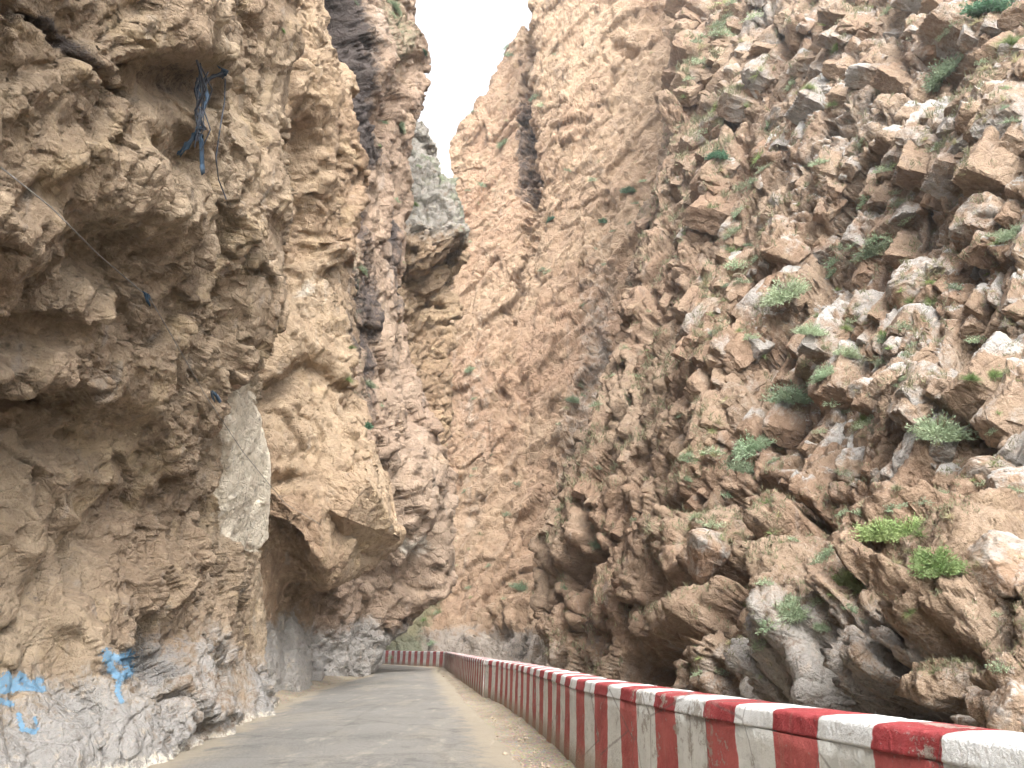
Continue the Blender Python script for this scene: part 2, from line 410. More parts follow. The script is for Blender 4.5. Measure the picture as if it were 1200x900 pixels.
def disp_B(P, N, px, py, st):
    wv = np.stack([fbm(P * .3, 3, 21), fbm(P * .3, 3, 22), fbm(P * .3, 3, 23)], -1) * 1.2
    Q = P * np.array([1, 1, .7])
    if st:
        b2, _, _ = blocks((Q + wv * .6) * 1.0, 28, 1.0, .22, .15); d = .20 * b2
        b3, _, _ = blocks((Q + wv * .4) * 2.7, 29, 1.0, .2, .2); d += .08 * b3
        b4, _, _ = blocks((Q + wv * .4) * 6, 19, 1.0, .2, .2); d += .045 * b4
        return (d + .13 * fbm(P * 2.2, 4, 30)) * (1 - .5 * sstep(5.0, 3.5, P[:, 2]))
    d = .5 * fbm(Q * .22, 4, 25) + .6 * fbm(P * np.array([.3, .3, .07]), 3, 17) + .3 * (ridged(Q * .4 + wv * .5, 5, 26) - .4)
    b1, _, _ = blocks((Q + wv) * .33, 24, .8, .2, .12); d += .45 * b1
    b0, _, _ = blocks((P + wv * 1.2) * np.array([.2, .2, .08]), 18, .8, .35, .08); d += .8 * b0
    d += -1.4 * ell(px, py, 330, 190, 26, 46, 5, .35) - .8 * ell(px, py, 288, 210, 9, 50, 0) - .9 * ell(px, py, 345, 270, 14, 40) - .9 * ell(px, py, 388, 185, 7, 26)
    d += .7 * ell(px, py, 345, 110, 26, 60, 10) + .5 * ell(px, py, 320, 430, 30, 50) + .6 * ell(px, py, 362, 300, 18, 20)
    d += -.8 * ell(px, py, 330, 450, 16, 30, 35) - .5 * ell(px, py, 345, 560, 26, 14) + .4 * ell(px, py, 350, 500, 26, 22)
    d += .5 * ell(px, py, 372, 640, 14, 14)
    d *= 1 - .85 * ell(px, py, 420, 620, 66, 66, 0, .3)
    k = sstep(5.0, 3.5, P[:, 2]) ; d = d * (1 - .5 * k)
    return d
def mask_B(Q, n, px, py, D):
    m = np.zeros((len(Q), 4))
    m[:, 0] = .8 * sstep(3.5, 1.2, Q[:, 2] + fbm(Q * .4, 3, 60)) + .25 * fbm(Q * .2, 3, 61)
    m[:, 1] = .3 * sstep(.1, .5, fbm(Q * .4, 3, 62)) + .35 * ell(px, py, 365, 350, 20, 60)
    m[:, 2] = .35 * sstep(.2, .55, fbm(Q * np.array([.4, .4, .15]), 4, 63)) + .5 * seg(px, py, [(398, 330), (402, 380), (415, 430)], 14)
    return m
sheet('B', rB, disp_B, mask_B, M_B, 'warm tan rock buttress behind the near left cliff, a square block jutting over the road', dens=1.45)

# ================================================================== LEFT: third buttress, black stained, spur over the bend
rC = [
 [W(-14, 28, 85), W(-11, 33, 85), W(-9.5, 38, 85), W(-8.5, 43, 85), W(-12, 46, 85), W(-24, 50, 85)],
 [(340, -130, 28), (405, -130, 33), (450, -130, 38), (486, -130, 42.5), W(-12, 45.5, 58), W(-24, 50, 58)],
 [(340, 0, 28), (408, 0, 33), (452, 0, 38), (490, 0, 42.5), W(-11.5, 45.5, 45.5), W(-24, 50, 45.5)],
 [(340, 60, 28), (410, 60, 33), (455, 60, 38), (496, 62, 42.5), W(-10.5, 45.5, 39.5), W(-24, 50, 39.5)],
 [(345, 110, 28), (412, 110, 33), (458, 110, 38), (494, 118, 42.5), W(-10.5, 45.5, 35.5), W(-24, 50, 35.5)],
 [(350, 170, 28), (415, 170, 33), (450, 170, 38), (484, 175, 42.5), W(-10.5, 45.5, 31), W(-24, 50, 31)],
 [(350, 250, 28), (415, 250, 34), (448, 250, 38), (475, 250, 42), W(-10.5, 45, 26), W(-24, 50, 26)],
 [(350, 330, 29), (415, 330, 34), (446, 330, 38), (470, 330, 42), W(-10.5, 45, 21.5), W(-24, 50, 21.5)],
 [(350, 400, 29), (415, 400, 34), (446, 400, 38), (470, 400, 42), W(-10, 45, 18), W(-24, 50, 18)],
 [(360, 470, 30), (425, 470, 34), (455, 470, 38), (484, 470, 42.3), W(-9, 45.5, 14.3), W(-24, 50, 14.3)],
 [(370, 550, 30), (430, 550, 34), (465, 550, 38), (512, 550, 42.5), W(-7.2, 46.5, 10.8), W(-24, 50, 10.8)],
 [(370, 610, 30), (430, 610, 34.5), (470, 610, 38), (516, 610, 42.5), W(-7, 46.5, 8.1), W(-24, 50, 8.1)],
 [(370, 640, 30.5), (425, 645, 35), (465, 645, 38.5), (514, 652, 42.7), W(-8, 47, 6.6), W(-24, 50, 6.6)],
 [(370, 680, 31), (416, 680, 35.5), (452, 680, 39.5), (497, 690, 43), W(-9, 47.2, 5), W(-24, 50, 5)],
 [(360, 720, 31), (402, 720, 35.5), (434, 720, 40), (472, 726, 43.3), W(-10.5, 47, 3.4), W(-24, 50, 3.4)],
 [(358, 760, 31), (392, 760, 35), (420, 760, 39), (450, 758, 43.2), W(-12, 46.5, 1.8), W(-24, 50, 1.8)],
 [(358, 802, 31), (385, 798, 35), (412, 795, 38), (436, 790, 42.5), W(-12, 45.5, 0), W(-24, 50, 0)],
 [W(-9.2, 31, -1.2), W(-8.7, 35, -1.2), W(-8.2, 38.5, -1.2), W(-8, 42.5, -1.2), W(-12, 46, -1.2), W(-24, 50, -1.2)],
]
def disp_C(P, N, px, py, st):
    wv = np.stack([fbm(P * .2, 3, 41), fbm(P * .2, 3, 42), fbm(P * .2, 3, 43)], -1) * 1.6
    Q = P * np.array([1, 1, .6])
    if st:
        b2, _, _ = blocks((Q + wv * .6) * .75, 48, 1.0, .22, .15); d = .28 * b2
        b3, _, _ = blocks((Q + wv * .4) * 2.0, 49, 1.0, .2, .2); d += .14 * b3
        return d + .15 * fbm(P * 1.5, 4, 47)
    d = .6 * fbm(Q * .16, 4, 45) + .7 * fbm(P * np.array([.2, .2, .04]), 3, 37) + .5 * (ridged(Q * .26 + wv * .3, 5, 46) - .4)
    b1, _, _ = blocks((Q + wv) * .24, 44, .9, .2, .12); d += .7 * b1
    d += -1.8 * seg(px, py, [(398, -20), (398, 80), (404, 150), (412, 200)], 24) - 1.0 * ell(px, py, 478, 85, 16, 20, -20) + .8 * ell(px, py, 440, 60, 18, 60)
    d += -1.0 * ell(px, py, 400, 350, 12, 40) + .8 * ell(px, py, 430, 530, 14, 20) + .9 * ell(px, py, 492, 560, 20, 60, 8) 
    d += -1.2 * ell(px, py, 385, 720, 16, 60)
    return d
def mask_C(Q, n, px, py, D):
    m = np.zeros((len(Q), 4))
    m[:, 0] = .75 * sstep(4, 1, Q[:, 2] + fbm(Q * .3, 3, 70)) + .2 * ell(px, py, 455, 60, 36, 60) + .3 * fbm(Q * .15, 3, 71) + .12
    m[:, 1] = .3 * sstep(.1, .5, fbm(Q * .3, 3, 72)) + .5 * ell(px, py, 490, 640, 20, 16)
    m[:, 2] = .95 * seg(px, py, [(402, -30), (400, 60), (408, 120), (420, 175)], 46) + .75 * ell(px, py, 400, 345, 18, 46) + .55 * seg(px, py, [(412, 200), (430, 320), (425, 500)], 16) \
        + .6 * seg(px, py, [(462, 250), (465, 330), (470, 360)], 10) + .2 * fbm(Q * .3, 3, 73) + .4 * seg(px, py, [(470, 720), (450, 780)], 10)
    m[:, 3] = .5 * ell(px, py, 460, 40, 26, 60) + .4 * seg(px, py, [(415, 300), (415, 480)], 20)
    return m
sheet('C', rC, disp_C, mask_C, M_C, 'tall rock buttress streaked black on the left, its lower spur leaning over the bend', dens=1.45)

# ================================================================== LEFT: grey pillar with the dark underside
rD = [
 [W(-16, 46, 46), (460, 120, 55), (482, 128, 56), (490, 140, 58), W(-7.5, 66, 46), W(-16, 75, 42)],
 [W(-16, 46, 38), (460, 150, 50), (478, 148, 51.5), (492, 158, 54), W(-8, 60, 42), W(-16, 70, 38)],
 [W(-14, 46, 36), (460, 190, 49), (488, 186, 50.5), (518, 192, 53), W(-6.5, 59, 37), W(-16, 68, 35)],
 [W(-14, 46, 33), (460, 225, 48.5), (495, 225, 50), (534, 228, 52.5), W(-5.5, 58, 34), W(-16, 66, 33)],
 [W(-14, 46, 30), (458, 262, 48), (498, 264, 49.5), (545, 262, 52), W(-5, 57, 31), W(-16, 64, 30)],
 [W(-14, 46, 27), (458, 300, 48), (490, 305, 49.5), (540, 276, 52.2), W(-5.5, 57, 29.4), W(-16, 64, 28)],
 [W(-14, 47, 25), (460, 325, 50), (482, 330, 52), (524, 308, 55), W(-6.5, 58, 27.3), W(-16, 64, 26)],
 [W(-14, 47, 22), (460, 360, 50.5), (486, 360, 52.5), (526, 350, 55), W(-6.8, 58, 24.5), W(-16, 64, 24)],
 [W(-14, 47, 18), (455, 420, 50), (490, 420, 52), (530, 420, 54.5), W(-6.3, 58, 20), W(-16, 64, 19)],
 [W(-14, 47, 13), (455, 500, 50), (490, 500, 52), (522, 500, 54), W(-7.2, 58, 14.5), W(-16, 64, 14)],
 [W(-14, 47, 8), (450, 600, 50), (480, 600, 52), (512, 600, 54), W(-8, 58, 9), W(-16, 64, 9)],
 [W(-16, 47, 4), (420, 700, 50), (435, 700, 52), (450, 700, 54), W(-12, 58, 4), W(-20, 64, 4)],
 [W(-18, 47, -1), W(-14, 50, -1), W(-13, 52, -1), W(-13, 54, -1), W(-15, 58, -1), W(-22, 64, -1)],
]
def disp_D(P, N, px, py, st):
    wv = np.stack([fbm(P * .2, 3, 141), fbm(P * .2, 3, 142), fbm(P * .2, 3, 143)], -1) * 1.4
    Q = P @ BED.T * np.array([.7, 1, 1.3])
    if st:
        b2, _, _ = blocks((Q + wv * .6) * .8, 148, .9, .5, .12); d = .45 * b2
        b3, _, _ = blocks((Q + wv * .4) * 1.9, 149, 1.0, .5, .15); d += .22 * b3
        return d + .2 * fbm(P * .9, 4, 147)
    d = .6 * fbm(P * .2, 4, 145)
    b1, _, _ = blocks((Q + wv) * .3, 144, .8, .45, .10); d += .8 * b1
    for w in (0, 1): d += -.8 * seg(px, py, [(465, 385 + 26 * w), (490, 372 + 26 * w), (510, 350 + 30 * w), (528, 330 + 44 * w)], 6)
    return d
def mask_D(Q, n, px, py, D):
    m = np.zeros((len(Q), 4)); up = sstep(315, 255, py)
    m[:, 0] = up * .68; m[:, 1] = .25 * sstep(0, .4, fbm(Q * .3, 3, 152)) * (1 - up) + .25 * up
    m[:, 3] = up * .35 + .3 * sstep(0, .5, fbm(Q * .2, 3, 153)) * up
    return m
M_D = rock_mat('pillar_rock', (.42, .31, .20), (.36, .25, .16), (.45, .33, .2), grey=(.31, .30, .275), sc=1.5, bsc=1.2, bd=1.0)
sheet('D', rD, disp_D, mask_D, M_D, 'pale grey jointed rock pillar with a dark underside beyond the stained buttress', dens=1.6)

# ================================================================== CENTRE: the great wall closing the view
def back(row, dy, dz): return [ (p if isinstance(p, np.ndarray) else at(*p)) + np.array([4, dy, dz]) for p in row]
rF1 = [(531, 176, 96), (541, 150, 96), (557, 120, 96), (575, 90, 96), (592, 58, 96), (612, 27, 95), (624, 22, 92), (634, -90, 87), (700, -330, 86), (790, -330, 82), (920, -330, 76), (1050, -330, 70)]
rF = [
 back(rF1, 45, -6), back(rF1, 14, 0.5),
 rF1,
 [(529, 200, 94), (546, 180, 94), (563, 160, 94), (582, 140, 93), (600, 120, 92), (612, 105, 91), (620, 95, 89), (632, 0, 85.5), (700, -120, 83), (790, -120, 79), (920, -120, 72), (1050, -120, 66)],
 [(531, 225, 92), (548, 215, 92), (566, 205, 91), (585, 200, 90), (602, 195, 89), (614, 190, 88), (623, 180, 86), (638, 130, 84), (700, 60, 81), (790, 60, 77), (920, 60, 70), (1050, 60, 64)],
 [(540, 262, 90), (553, 262, 89), (570, 262, 88), (590, 262, 87), (606, 262, 86), (618, 260, 85), (628, 255, 84), (648, 240, 82.5), (700, 220, 80), (790, 200, 75), (920, 200, 67), (1050, 200, 62)],
 [(520, 330, 86), (545, 330, 86), (566, 330, 85), (588, 330, 84), (606, 330, 83.5), (620, 330, 83), (634, 330, 82), (658, 330, 80.5), (705, 330, 77), (790, 330, 71), (900, 330, 65), (1050, 330, 60)],
 [(490, 430, 83), (525, 430, 83), (555, 430, 82), (580, 430, 81), (603, 430, 80), (622, 430, 79), (640, 430, 78), (664, 430, 76), (705, 430, 73), (780, 430, 67), (900, 430, 60), (1050, 430, 55)],
 [(460, 540, 80), (510, 540, 80), (545, 540, 79), (572, 540, 78), (598, 540, 77), (620, 540, 76), (640, 540, 74.5), (664, 540, 72.5), (705, 540, 69), (780, 540, 62), (900, 540, 56), (1050, 540, 50)],
 [(420, 640, 79), (480, 640, 79), (528, 640, 77), (560, 640, 75.5), (590, 640, 74), (614, 640, 73), (636, 640, 71), (664, 640, 69), (705, 640, 64), (780, 640, 57), (900, 640, 50), (1050, 640, 45)],
 [(380, 710, 74), (450, 710, 74), (510, 710, 73.5), (548, 710, 72.5), (584, 710, 71), (610, 710, 69.5), (634, 710, 68), (662, 710, 65), (705, 710, 60), (780, 710, 52), (900, 710, 46), (1050, 710, 40)],
 [(360, 768, 66), (440, 768, 67), (505, 768, 66.5), (545, 770, 65.5), (582, 772, 65), (608, 774, 64), (632, 776, 62), (660, 778, 59), (705, 780, 54), (780, 780, 46), (900, 780, 40), (1050, 780, 35)],
 [at(*p) + np.array([0, -2, -3.0]) for p in [(360, 768, 66), (440, 768, 66), (505, 768, 66.5), (545, 770, 65.5), (582, 772, 65), (608, 774, 64), (632, 776, 62), (660, 778, 59), (705, 780, 54), (780, 780, 46), (900, 780, 40), (1050, 780, 35)]],
]
e1f = np.array([.55, -.1, .8]); e1f /= np.linalg.norm(e1f); nf = np.cross(e1f, [0, 1, 0.1]); nf /= np.linalg.norm(nf); BF = np.stack([e1f, np.cross(nf, e1f), nf])
def disp_F(P, N, px, py, st):
    wv = np.stack([fbm(P * .08, 3, 241), fbm(P * .08, 3, 242), fbm(P * .08, 3, 243)], -1) * 3.0
    Q = P @ BF.T.astype(F32)
    if st:
        b2, _, _ = blocks((Q + wv * .4) * np.array([.35, .6, .8]), 248, .8, .35, .13); d = .36 * b2
        b3, _, _ = blocks((Q + wv * .3) * np.array([.9, 1.3, 1.7]), 249, .8, .35, .15); d += .17 * b3
        return d + (.22 * fbm(P * .9, 4, 247) + .5 * 1.6 * (ridged(Q * np.array([.12, .4, .5]), 4, 239) - .4))
    d = 1.7 * fbm(P * np.array([.07, .07, .04]), 4, 245) + .4 * (ridged(Q * np.array([.05, .12, .16]), 4, 246) - .4)
    b0, _, _ = blocks((Q + wv) * np.array([.05, .09, .12]), 243, .8, .3, .10); d += .8 * b0
    b1, _, _ = blocks((Q + wv * .7) * np.array([.15, .25, .34]), 244, .8, .3, .12); d += .7 * b1
    d += -3.5 * seg(px, py, [(618, 60), (617, 120), (620, 180), (624, 235)], 9) - 1.2 * seg(px, py, [(624, 235), (615, 300), (600, 380)], 8)
    d += -2.0 * seg(px, py, [(712, 250), (706, 320), (690, 440), (668, 530), (655, 600)], 16) * .5
    d += -2.2 * ell(px, py, 582, 733, 11, 20, 15, .3) + 1.0 * ell(px, py, 570, 715, 14, 12) - 1.0 * ell(px, py, 590, 462, 10, 6)
    d += -1.2 * ell(px, py, 730, 55, 14, 10) - 1.5 * seg(px, py, [(600, 780), (625, 700), (640, 690)], 12)
    return d
def mask_F(Q, n, px, py, D):
    m = np.zeros((len(Q), 4))
    m[:, 0] = .12 + .38 * fbm(Q * np.array([.05, .05, .03]), 4, 250) + .28 * seg(px, py, [(585, 80), (580, 200), (575, 300), (560, 420), (555, 560)], 40) \
        + .22 * seg(px, py, [(705, 250), (690, 440), (660, 560)], 30) + .45 * sstep(2.5, .5, Q[:, 2] + 1.5 * fbm(Q * .2, 3, 251) - 1)
    m[:, 1] = .25 * sstep(.1, .5, fbm(Q * .1, 4, 252))
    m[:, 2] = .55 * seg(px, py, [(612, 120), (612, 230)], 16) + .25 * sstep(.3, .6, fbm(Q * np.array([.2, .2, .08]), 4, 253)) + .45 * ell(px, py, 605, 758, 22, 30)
    m[:, 3] = .45 * seg(px, py, [(590, 100), (572, 180), (575, 270)], 26) + .9 * seg(px, py, [(505, 680), (480, 720), (470, 755)], 44) + .35 * sstep(.05, .4, fbm(Q * .09, 4, 255)) - .1 + .3 * ell(px, py, 612, 690, 20, 40)
    return m
sheet('F', rF, disp_F, mask_F, M_F, 'sheer pinkish tan rock wall towering in the middle, split by a dark crevice near the sky', dens=1.65)

# ================================================================== RIGHT: blocky slope
def rG_row(py, l, ds):
    xs = [None, 700, 760, 850, 940, 1030, 1120, 1200]
    return xs
cx_ = {-200: 850, 0: 806, 110: 792, 230: 764, 360: 742, 430: 702, 500: 682, 560: 655, 620: 636, 700: 626, 775: 640}
def rowG(py, cx, Dc, D):
    # D = distances at x = 850, 940, 1030, 1120, 1200, 1400, 1700, 2200
    xs = [850, 940, 1030, 1120, 1200, 1400, 1700, 2200]
    r = []
    c = at(cx, py, Dc)
    r += [c + np.array([4, 26, 4.]), c + np.array([1.5, 8, 1.5]), c + np.array([.3, 1.8, .3]), c]
    if cx < 850:
        f = [.33, .66]
        r += [(cx + (850 - cx) * k, py, Dc + (D[0] - Dc) * (k * .8 + .2 * k * k)) for k in f]
    r += [(x, py, d) for x, d in zip(xs, D)]
    last = at(2200, py, D[-1]); r.append(np.array([last[0] + 1 + .1 * last[2], -12, last[2]]))
    return r
rG = [
 rowG(-420, 845, 92, [90, 82, 74, 65, 58, 43, 33, 24]),
 rowG(-200, 832, 76, [74, 65, 57, 49, 43, 32, 24, 18]),
 rowG(0, 806, 62, [57, 48, 40, 33, 28, 22, 17, 12]),
 rowG(110, 790, 56, [50, 42, 34.5, 29, 24.5, 19, 15, 11]),
 rowG(230, 764, 52, [43, 36.5, 30, 25.5, 21.5, 17, 13.5, 10]),
 rowG(360, 740, 47, [36, 30.5, 25.5, 22, 18.5, 15, 12, 9]),
 rowG(430, 704, 46, [32.5, 27.5, 23, 19.5, 16.6, 13.5, 11, 8.3]),
 rowG(500, 683, 44, [29.5, 24.5, 20.5, 17.3, 14.6, 12, 10, 7.6]),
 rowG(560, 656, 43, [27, 22, 18.3, 15.2, 12.8, 10.8, 9, 7]),
 rowG(620, 636, 42, [24.5, 19.8, 16, 13.2, 11.2, 9.6, 8, 6.4]),
 rowG(700, 626, 41, [22, 17.3, 13.6, 11.2, 9.8, 8.2, 7, 5.6]),
 rowG(775, 640, 39, [20.5, 15.8, 12.3, 10.1, 8.9, 7.3, 6.2, 5]),
 rowG(850, 655, 37, [19.5, 15, 11.8, 9.6, 8.5, 6.9, 5.8, 4.7]),
]
rG.append([(p if isinstance(p, np.ndarray) else at(*p)) + np.array([-.3, 0, -3.0]) for p in rG[-1]])
def disp_G(P, N, px, py, st):
    wv = np.stack([fbm(P * .15, 3, 341), fbm(P * .15, 3, 342), fbm(P * .15, 3, 343)], -1) * 1.3
    Q = P @ BED.T.astype(F32)
    sc = np.array([.48, 1, 1.45])
    low = sstep(7.5, 4.2, P[:, 2] - .10 * P[:, 1])                 # big rounded masses near the foot
    if st:
        b2, r2, _ = blocks((Q + wv * .45) * sc * .80, 348, .6, .5, .09); d = .40 * b2 * (1 - .6 * low)
        b3, r3, _ = blocks((Q + wv * .3) * sc * 1.9, 349, .7, .45, .12); d += .12 * b3 * (1 - .65 * low)
        b4, r3, _ = blocks((Q + wv * .3) * sc * 4.6, 359, .8, .4, .16); d += .045 * b4 * (1 - .4 * low)
        return d + .12 * fbm(P * 2.2, 4, 347) + .06 * fbm(P * 6, 3, 357) + .25 * (ridged(P * .7 + wv * .2, 4, 351) - .4)
    d = 1.1 * fbm(P * .11, 4, 345)
    b0, _, _ = blocks((Q + wv) * sc * .13, 340, .7, .45, .09); d += 1.3 * b0 * (1 - .35 * low)
    b1, r1, e1_ = blocks((Q + wv * .7) * sc * .34, 344, .8, .5, .10); d += .95 * b1 * (1 - .5 * low)
    rl = ridged(Q * np.array([.15, .5, .6]) + wv * .2, 4, 350); d += .35 * (rl - .4)
    bl, _, _ = blocks((Q + wv) * np.array([.16, .5, .75]), 352, .7, .5, .08); d += 1.0 * bl * low
    for pts, w_, k_ in (([(925, 815), (985, 750), (1040, 690)], 26, .7), ([(975, 850), (1060, 780), (1120, 745)], 24, .5), ([(1060, 640), (1120, 600), (1190, 590)], 44, .5),
                        ([(1000, 700), (1050, 640), (1110, 560)], 26, .4)): d += k_ * seg(px, py, pts, w_)
    # image-located masses
    d += -2.4 * seg(px, py, [(870, 650), (880, 700), (840, 760), (760, 800)], 20) - 1.6 * seg(px, py, [(905, 560), (940, 600), (880, 660), (800, 700)], 14)
    d += -1.5 * seg(px, py, [(690, 600), (700, 650), (660, 680)], 18) + 1.0 * ell(px, py, 820, 640, 40, 40) + .9 * ell(px, py, 900, 640, 30, 80, 10)
    d += -2.5 * ell(px, py, 765, 775, 34, 20, -20) + .8 * ell(px, py, 820, 740, 60, 40, -20)
    d += -1.3 * seg(px, py, [(1110, 860), (1060, 830), (1020, 850)], 26) + .9 * ell(px, py, 1120, 680, 90, 80) + .7 * ell(px, py, 1010, 770, 60, 60, -35)
    d += -.9 * seg(px, py, [(1010, 620), (1020, 690), (1040, 740), (1060, 790)], 12) - 1.0 * seg(px, py, [(1200, 790), (1130, 820), (1100, 850)], 12)
    d += -1.4 * seg(px, py, [(870, 170), (800, 330), (740, 400), (700, 500)], 18) - 1.2 * seg(px, py, [(930, 540), (880, 560), (790, 600)], 12)
    d += -.8 * seg(px, py, [(960, 250), (900, 420), (850, 520)], 10)
    return d
def mask_G(Q, n, px, py, D):
    m = np.zeros((len(Q), 4))
    hi = sstep(2, 8, Q[:, 2] - .05 * Q[:, 1]); right = sstep(760, 960, px)
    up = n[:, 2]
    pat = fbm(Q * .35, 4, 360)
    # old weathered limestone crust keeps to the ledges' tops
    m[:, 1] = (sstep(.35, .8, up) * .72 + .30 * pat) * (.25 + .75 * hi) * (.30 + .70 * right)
    m[:, 0] = (.42 + .6 * fbm(Q * .16, 4, 361)) * (.35 + .55 * right) + .25 * sstep(2.6, .8, Q[:, 2] + fbm(Q * .4, 3, 363)) + .28 * ell(px, py, 1000, 780, 110, 50, -30)
    m[:, 2] = .30 * sstep(.25, .6, fbm(Q * np.array([.35, .35, .2]), 4, 362)) + .5 * ell(px, py, 812, 338, 6, 8) + .45 * ell(px, py, 700, 740, 30, 30) + .4 * ell(px, py, 1020, 820, 60, 18, -20)
    m[:, 3] = .35 * sstep(.0, .5, fbm(Q * .3 + 9, 4, 364)) * right
    return m
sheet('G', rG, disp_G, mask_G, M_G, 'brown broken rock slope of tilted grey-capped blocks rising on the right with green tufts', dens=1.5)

# ================================================================== distant ridge in the gap
rI = [[W(-90 + 25 * i, 330, 120 if False else 100), ] for i in range(1)]
rI = [[W(-110, 330, 235), W(-60, 330, 240), W(-34, 330, 238.5), W(-22, 330, 236), W(0, 330, 230), W(40, 330, 222)],
      [W(-110, 290, 225), W(-60, 290, 228), W(-34, 290, 217), W(-22, 290, 214), W(0, 290, 208), W(40, 290, 200)],
      [W(-110, 260, 180), W(-60, 260, 180), W(-34, 260, 180), W(-22, 260, 178), W(0, 260, 170), W(40, 260, 165)],
      [W(-110, 200, 60), W(-60, 200, 60), W(-34, 200, 60), W(-22, 200, 60), W(0, 200, 60), W(40, 200, 60)],
      [W(-110, 170, -4), W(-60, 170, -4), W(-34, 170, -4), W(-22, 170, -4), W(0, 170, -4), W(40, 170, -4)]]
def disp_I(P, N, px, py, st): return 0 * px if st else 3 * fbm(P * .05, 4, 400) + 1.5 * blocks(P * np.array([.12, .12, .25]), 401)[0]
def mask_I(Q, n, px, py, D):
    m = np.zeros((len(Q), 4)); m[:, 0] = .7; return m
M_I = rock_mat('ridge_rock', (.42, .36, .28), (.38, .30, .23), (.45, .38, .3), grey=(.42, .41, .38), sc=5, bsc=5)
sheet('I', rI, disp_I, mask_I, M_I, 'hazy grey mountain ridge far away in the gap below the sky', dens=4, name='distant_ridge')

def surf_at(px, py, keys='ABCDFGI', rad=2.5):
    best = None
    for k in keys:
        S = SURF.get(k)
        if not S: continue
        m = np.nonzero((np.abs(S['px'] - px) < rad) & (np.abs(S['py'] - py) < rad) & (S['f'] > 1))[0]
        if len(m):
            i = m[np.argmin(S['f'][m])]
            if best is None or S['f'][i] < best[2]: best = (S['P'][i].astype(float), S['N'][i].astype(float), float(S['f'][i]), k)
    return best
# ================================================================== generic mesh builders
def mesh_obj(name, V, Fc, mat, parent=None, smooth=False, attrs=None):
    me = bpy.data.meshes.new(name); me.from_pydata([tuple(map(float, v)) for v in V], [], [tuple(f) for f in Fc]); me.update()
    if smooth:
        for p in me.polygons: p.use_smooth = True
    for k, a in (attrs or {}).items():
        x = me.attributes.new(k, 'FLOAT', 'POINT'); x.data.foreach_set('value', np.asarray(a, F32))
    if mat: me.materials.append(mat)
    o = bpy.data.objects.new(name, me); col.objects.link(o)
    if parent: o.parent = parent
    return o
def tag(o, label, cat, group=None):
    o['label'] = label; o['category'] = cat
    if group: o['group'] = group
    return o
def polyline(pts, step):
    pts = np.array(pts, float); seg_ = np.linalg.norm(np.diff(pts, axis=0), axis=1); s = np.r_[0, np.cumsum(seg_)]
    tt = np.arange(0, s[-1], step); tt = np.r_[tt, s[-1]]
    C = crm(pts, np.interp(tt, s, np.arange(len(pts))).clip(0, len(pts) - 1 - 1e-6))
    d = np.r_[0, np.cumsum(np.linalg.norm(np.diff(C, axis=0), axis=1))]
    return C, d
def tube(V, Fc, pts, r, n=6):
    pts = np.array(pts, float); b0 = len(V)
    for i, p in enumerate(pts):
        t = pts[min(i + 1, len(pts) - 1)] - pts[max(i - 1, 0)]; t /= np.linalg.norm(t) + 1e-9
        a = np.cross(t, [0, 0, 1.0]);
        if np.linalg.norm(a) < .1: a = np.cross(t, [1.0, 0, 0])
        a /= np.linalg.norm(a); b = np.cross(t, a)
        rr = r[i] if hasattr(r, '__len__') else r
        for k in range(n):
            g = 2 * math.pi * k / n; V.append(p + rr * (math.cos(g) * a + math.sin(g) * b))
    for i in range(len(pts) - 1):
        for k in range(n):
            k2 = (k + 1) % n; Fc.append((b0 + i * n + k, b0 + i * n + k2, b0 + (i + 1) * n + k2, b0 + (i + 1) * n + k))

# ================================================================== plan lines of the road and barrier (metres)
BAR = [(4.3, -7), (3.4, -2), (2.6, 2), (2.04, 3.94), (1.67, 5.45), (1.25, 7.4), (.79, 10.27), (.60, 12.8), (.2, 17), (-.36, 21.6), (-.85, 24.0)]
BAR2 = [(-.85, 23.9), (-1.06, 25.8), (-2.2, 35), (-3.4, 45), (-4.55, 54.6)]
BAR3 = [(-4.52, 54.5), (-7.4, 60.3), (-10.3, 65.7), (-15, 72), (-25, 80)]
LEFT = [(-4.2, -14), (-4.15, -4), (-4.4, 4), (-4.4, 10.3), (-4.8, 12.5), (-5.35, 17.3), (-6.3, 25), (-6.85, 33), (-6.9, 38.8), (-8.2, 44), (-13, 52), (-26, 62)]
RIGHT = [(2.7, -14), (2.3, -4), (1.15, 4), (.17, 10.3), (-.35, 15), (-1.08, 20.9), (-1.7, 26), (-2.75, 35), (-4.0, 45), (-5.3, 54.4), (-10.6, 64), (-25, 77)]

# ---- ground: one sheet; road level, river bed beyond the barrier
xs = np.unique(np.r_[np.linspace(-380, -60, 14), np.linspace(-60, -12, 30), np.arange(-12, 5, .14), np.linspace(5, 40, 40), np.linspace(40, 380, 14)])
ys = np.unique(np.r_[np.linspace(-380, -30, 14), np.linspace(-30, 1, 30), np.arange(1, 30, .14), np.arange(30, 90, .4), np.linspace(90, 400, 14)])
X, Y = np.meshgrid(xs, ys)
bar = np.array(BAR + BAR2 + BAR3)
bx = np.interp(Y, bar[:, 1], bar[:, 0], left=3.9, right=-25)
off = X - bx
Z = -.03 - 2.4 * sstep(.55, 2.6, off)
PG = np.stack([X, Y, Z], -1).reshape(-1, 3)
nz = chunked(lambda P: .05 * fbm(P * .9, 4, 500) + .02 * fbm(P * 5, 3, 501), PG)
road_m = (X.ravel() > np.interp(Y.ravel(), [p[1] for p in LEFT], [p[0] for p in LEFT]) - .1) & (off.ravel() < -.35)
rise = .16 * sstep(0.0, 1.3, np.interp(Y.ravel(), [p[1] for p in LEFT], [p[0] for p in LEFT]) - X.ravel())   # debris banked against the cliff
PG[:, 2] += np.where(road_m, -.02, nz * (1 + 6 * sstep(.6, 2, off.ravel()))) + rise
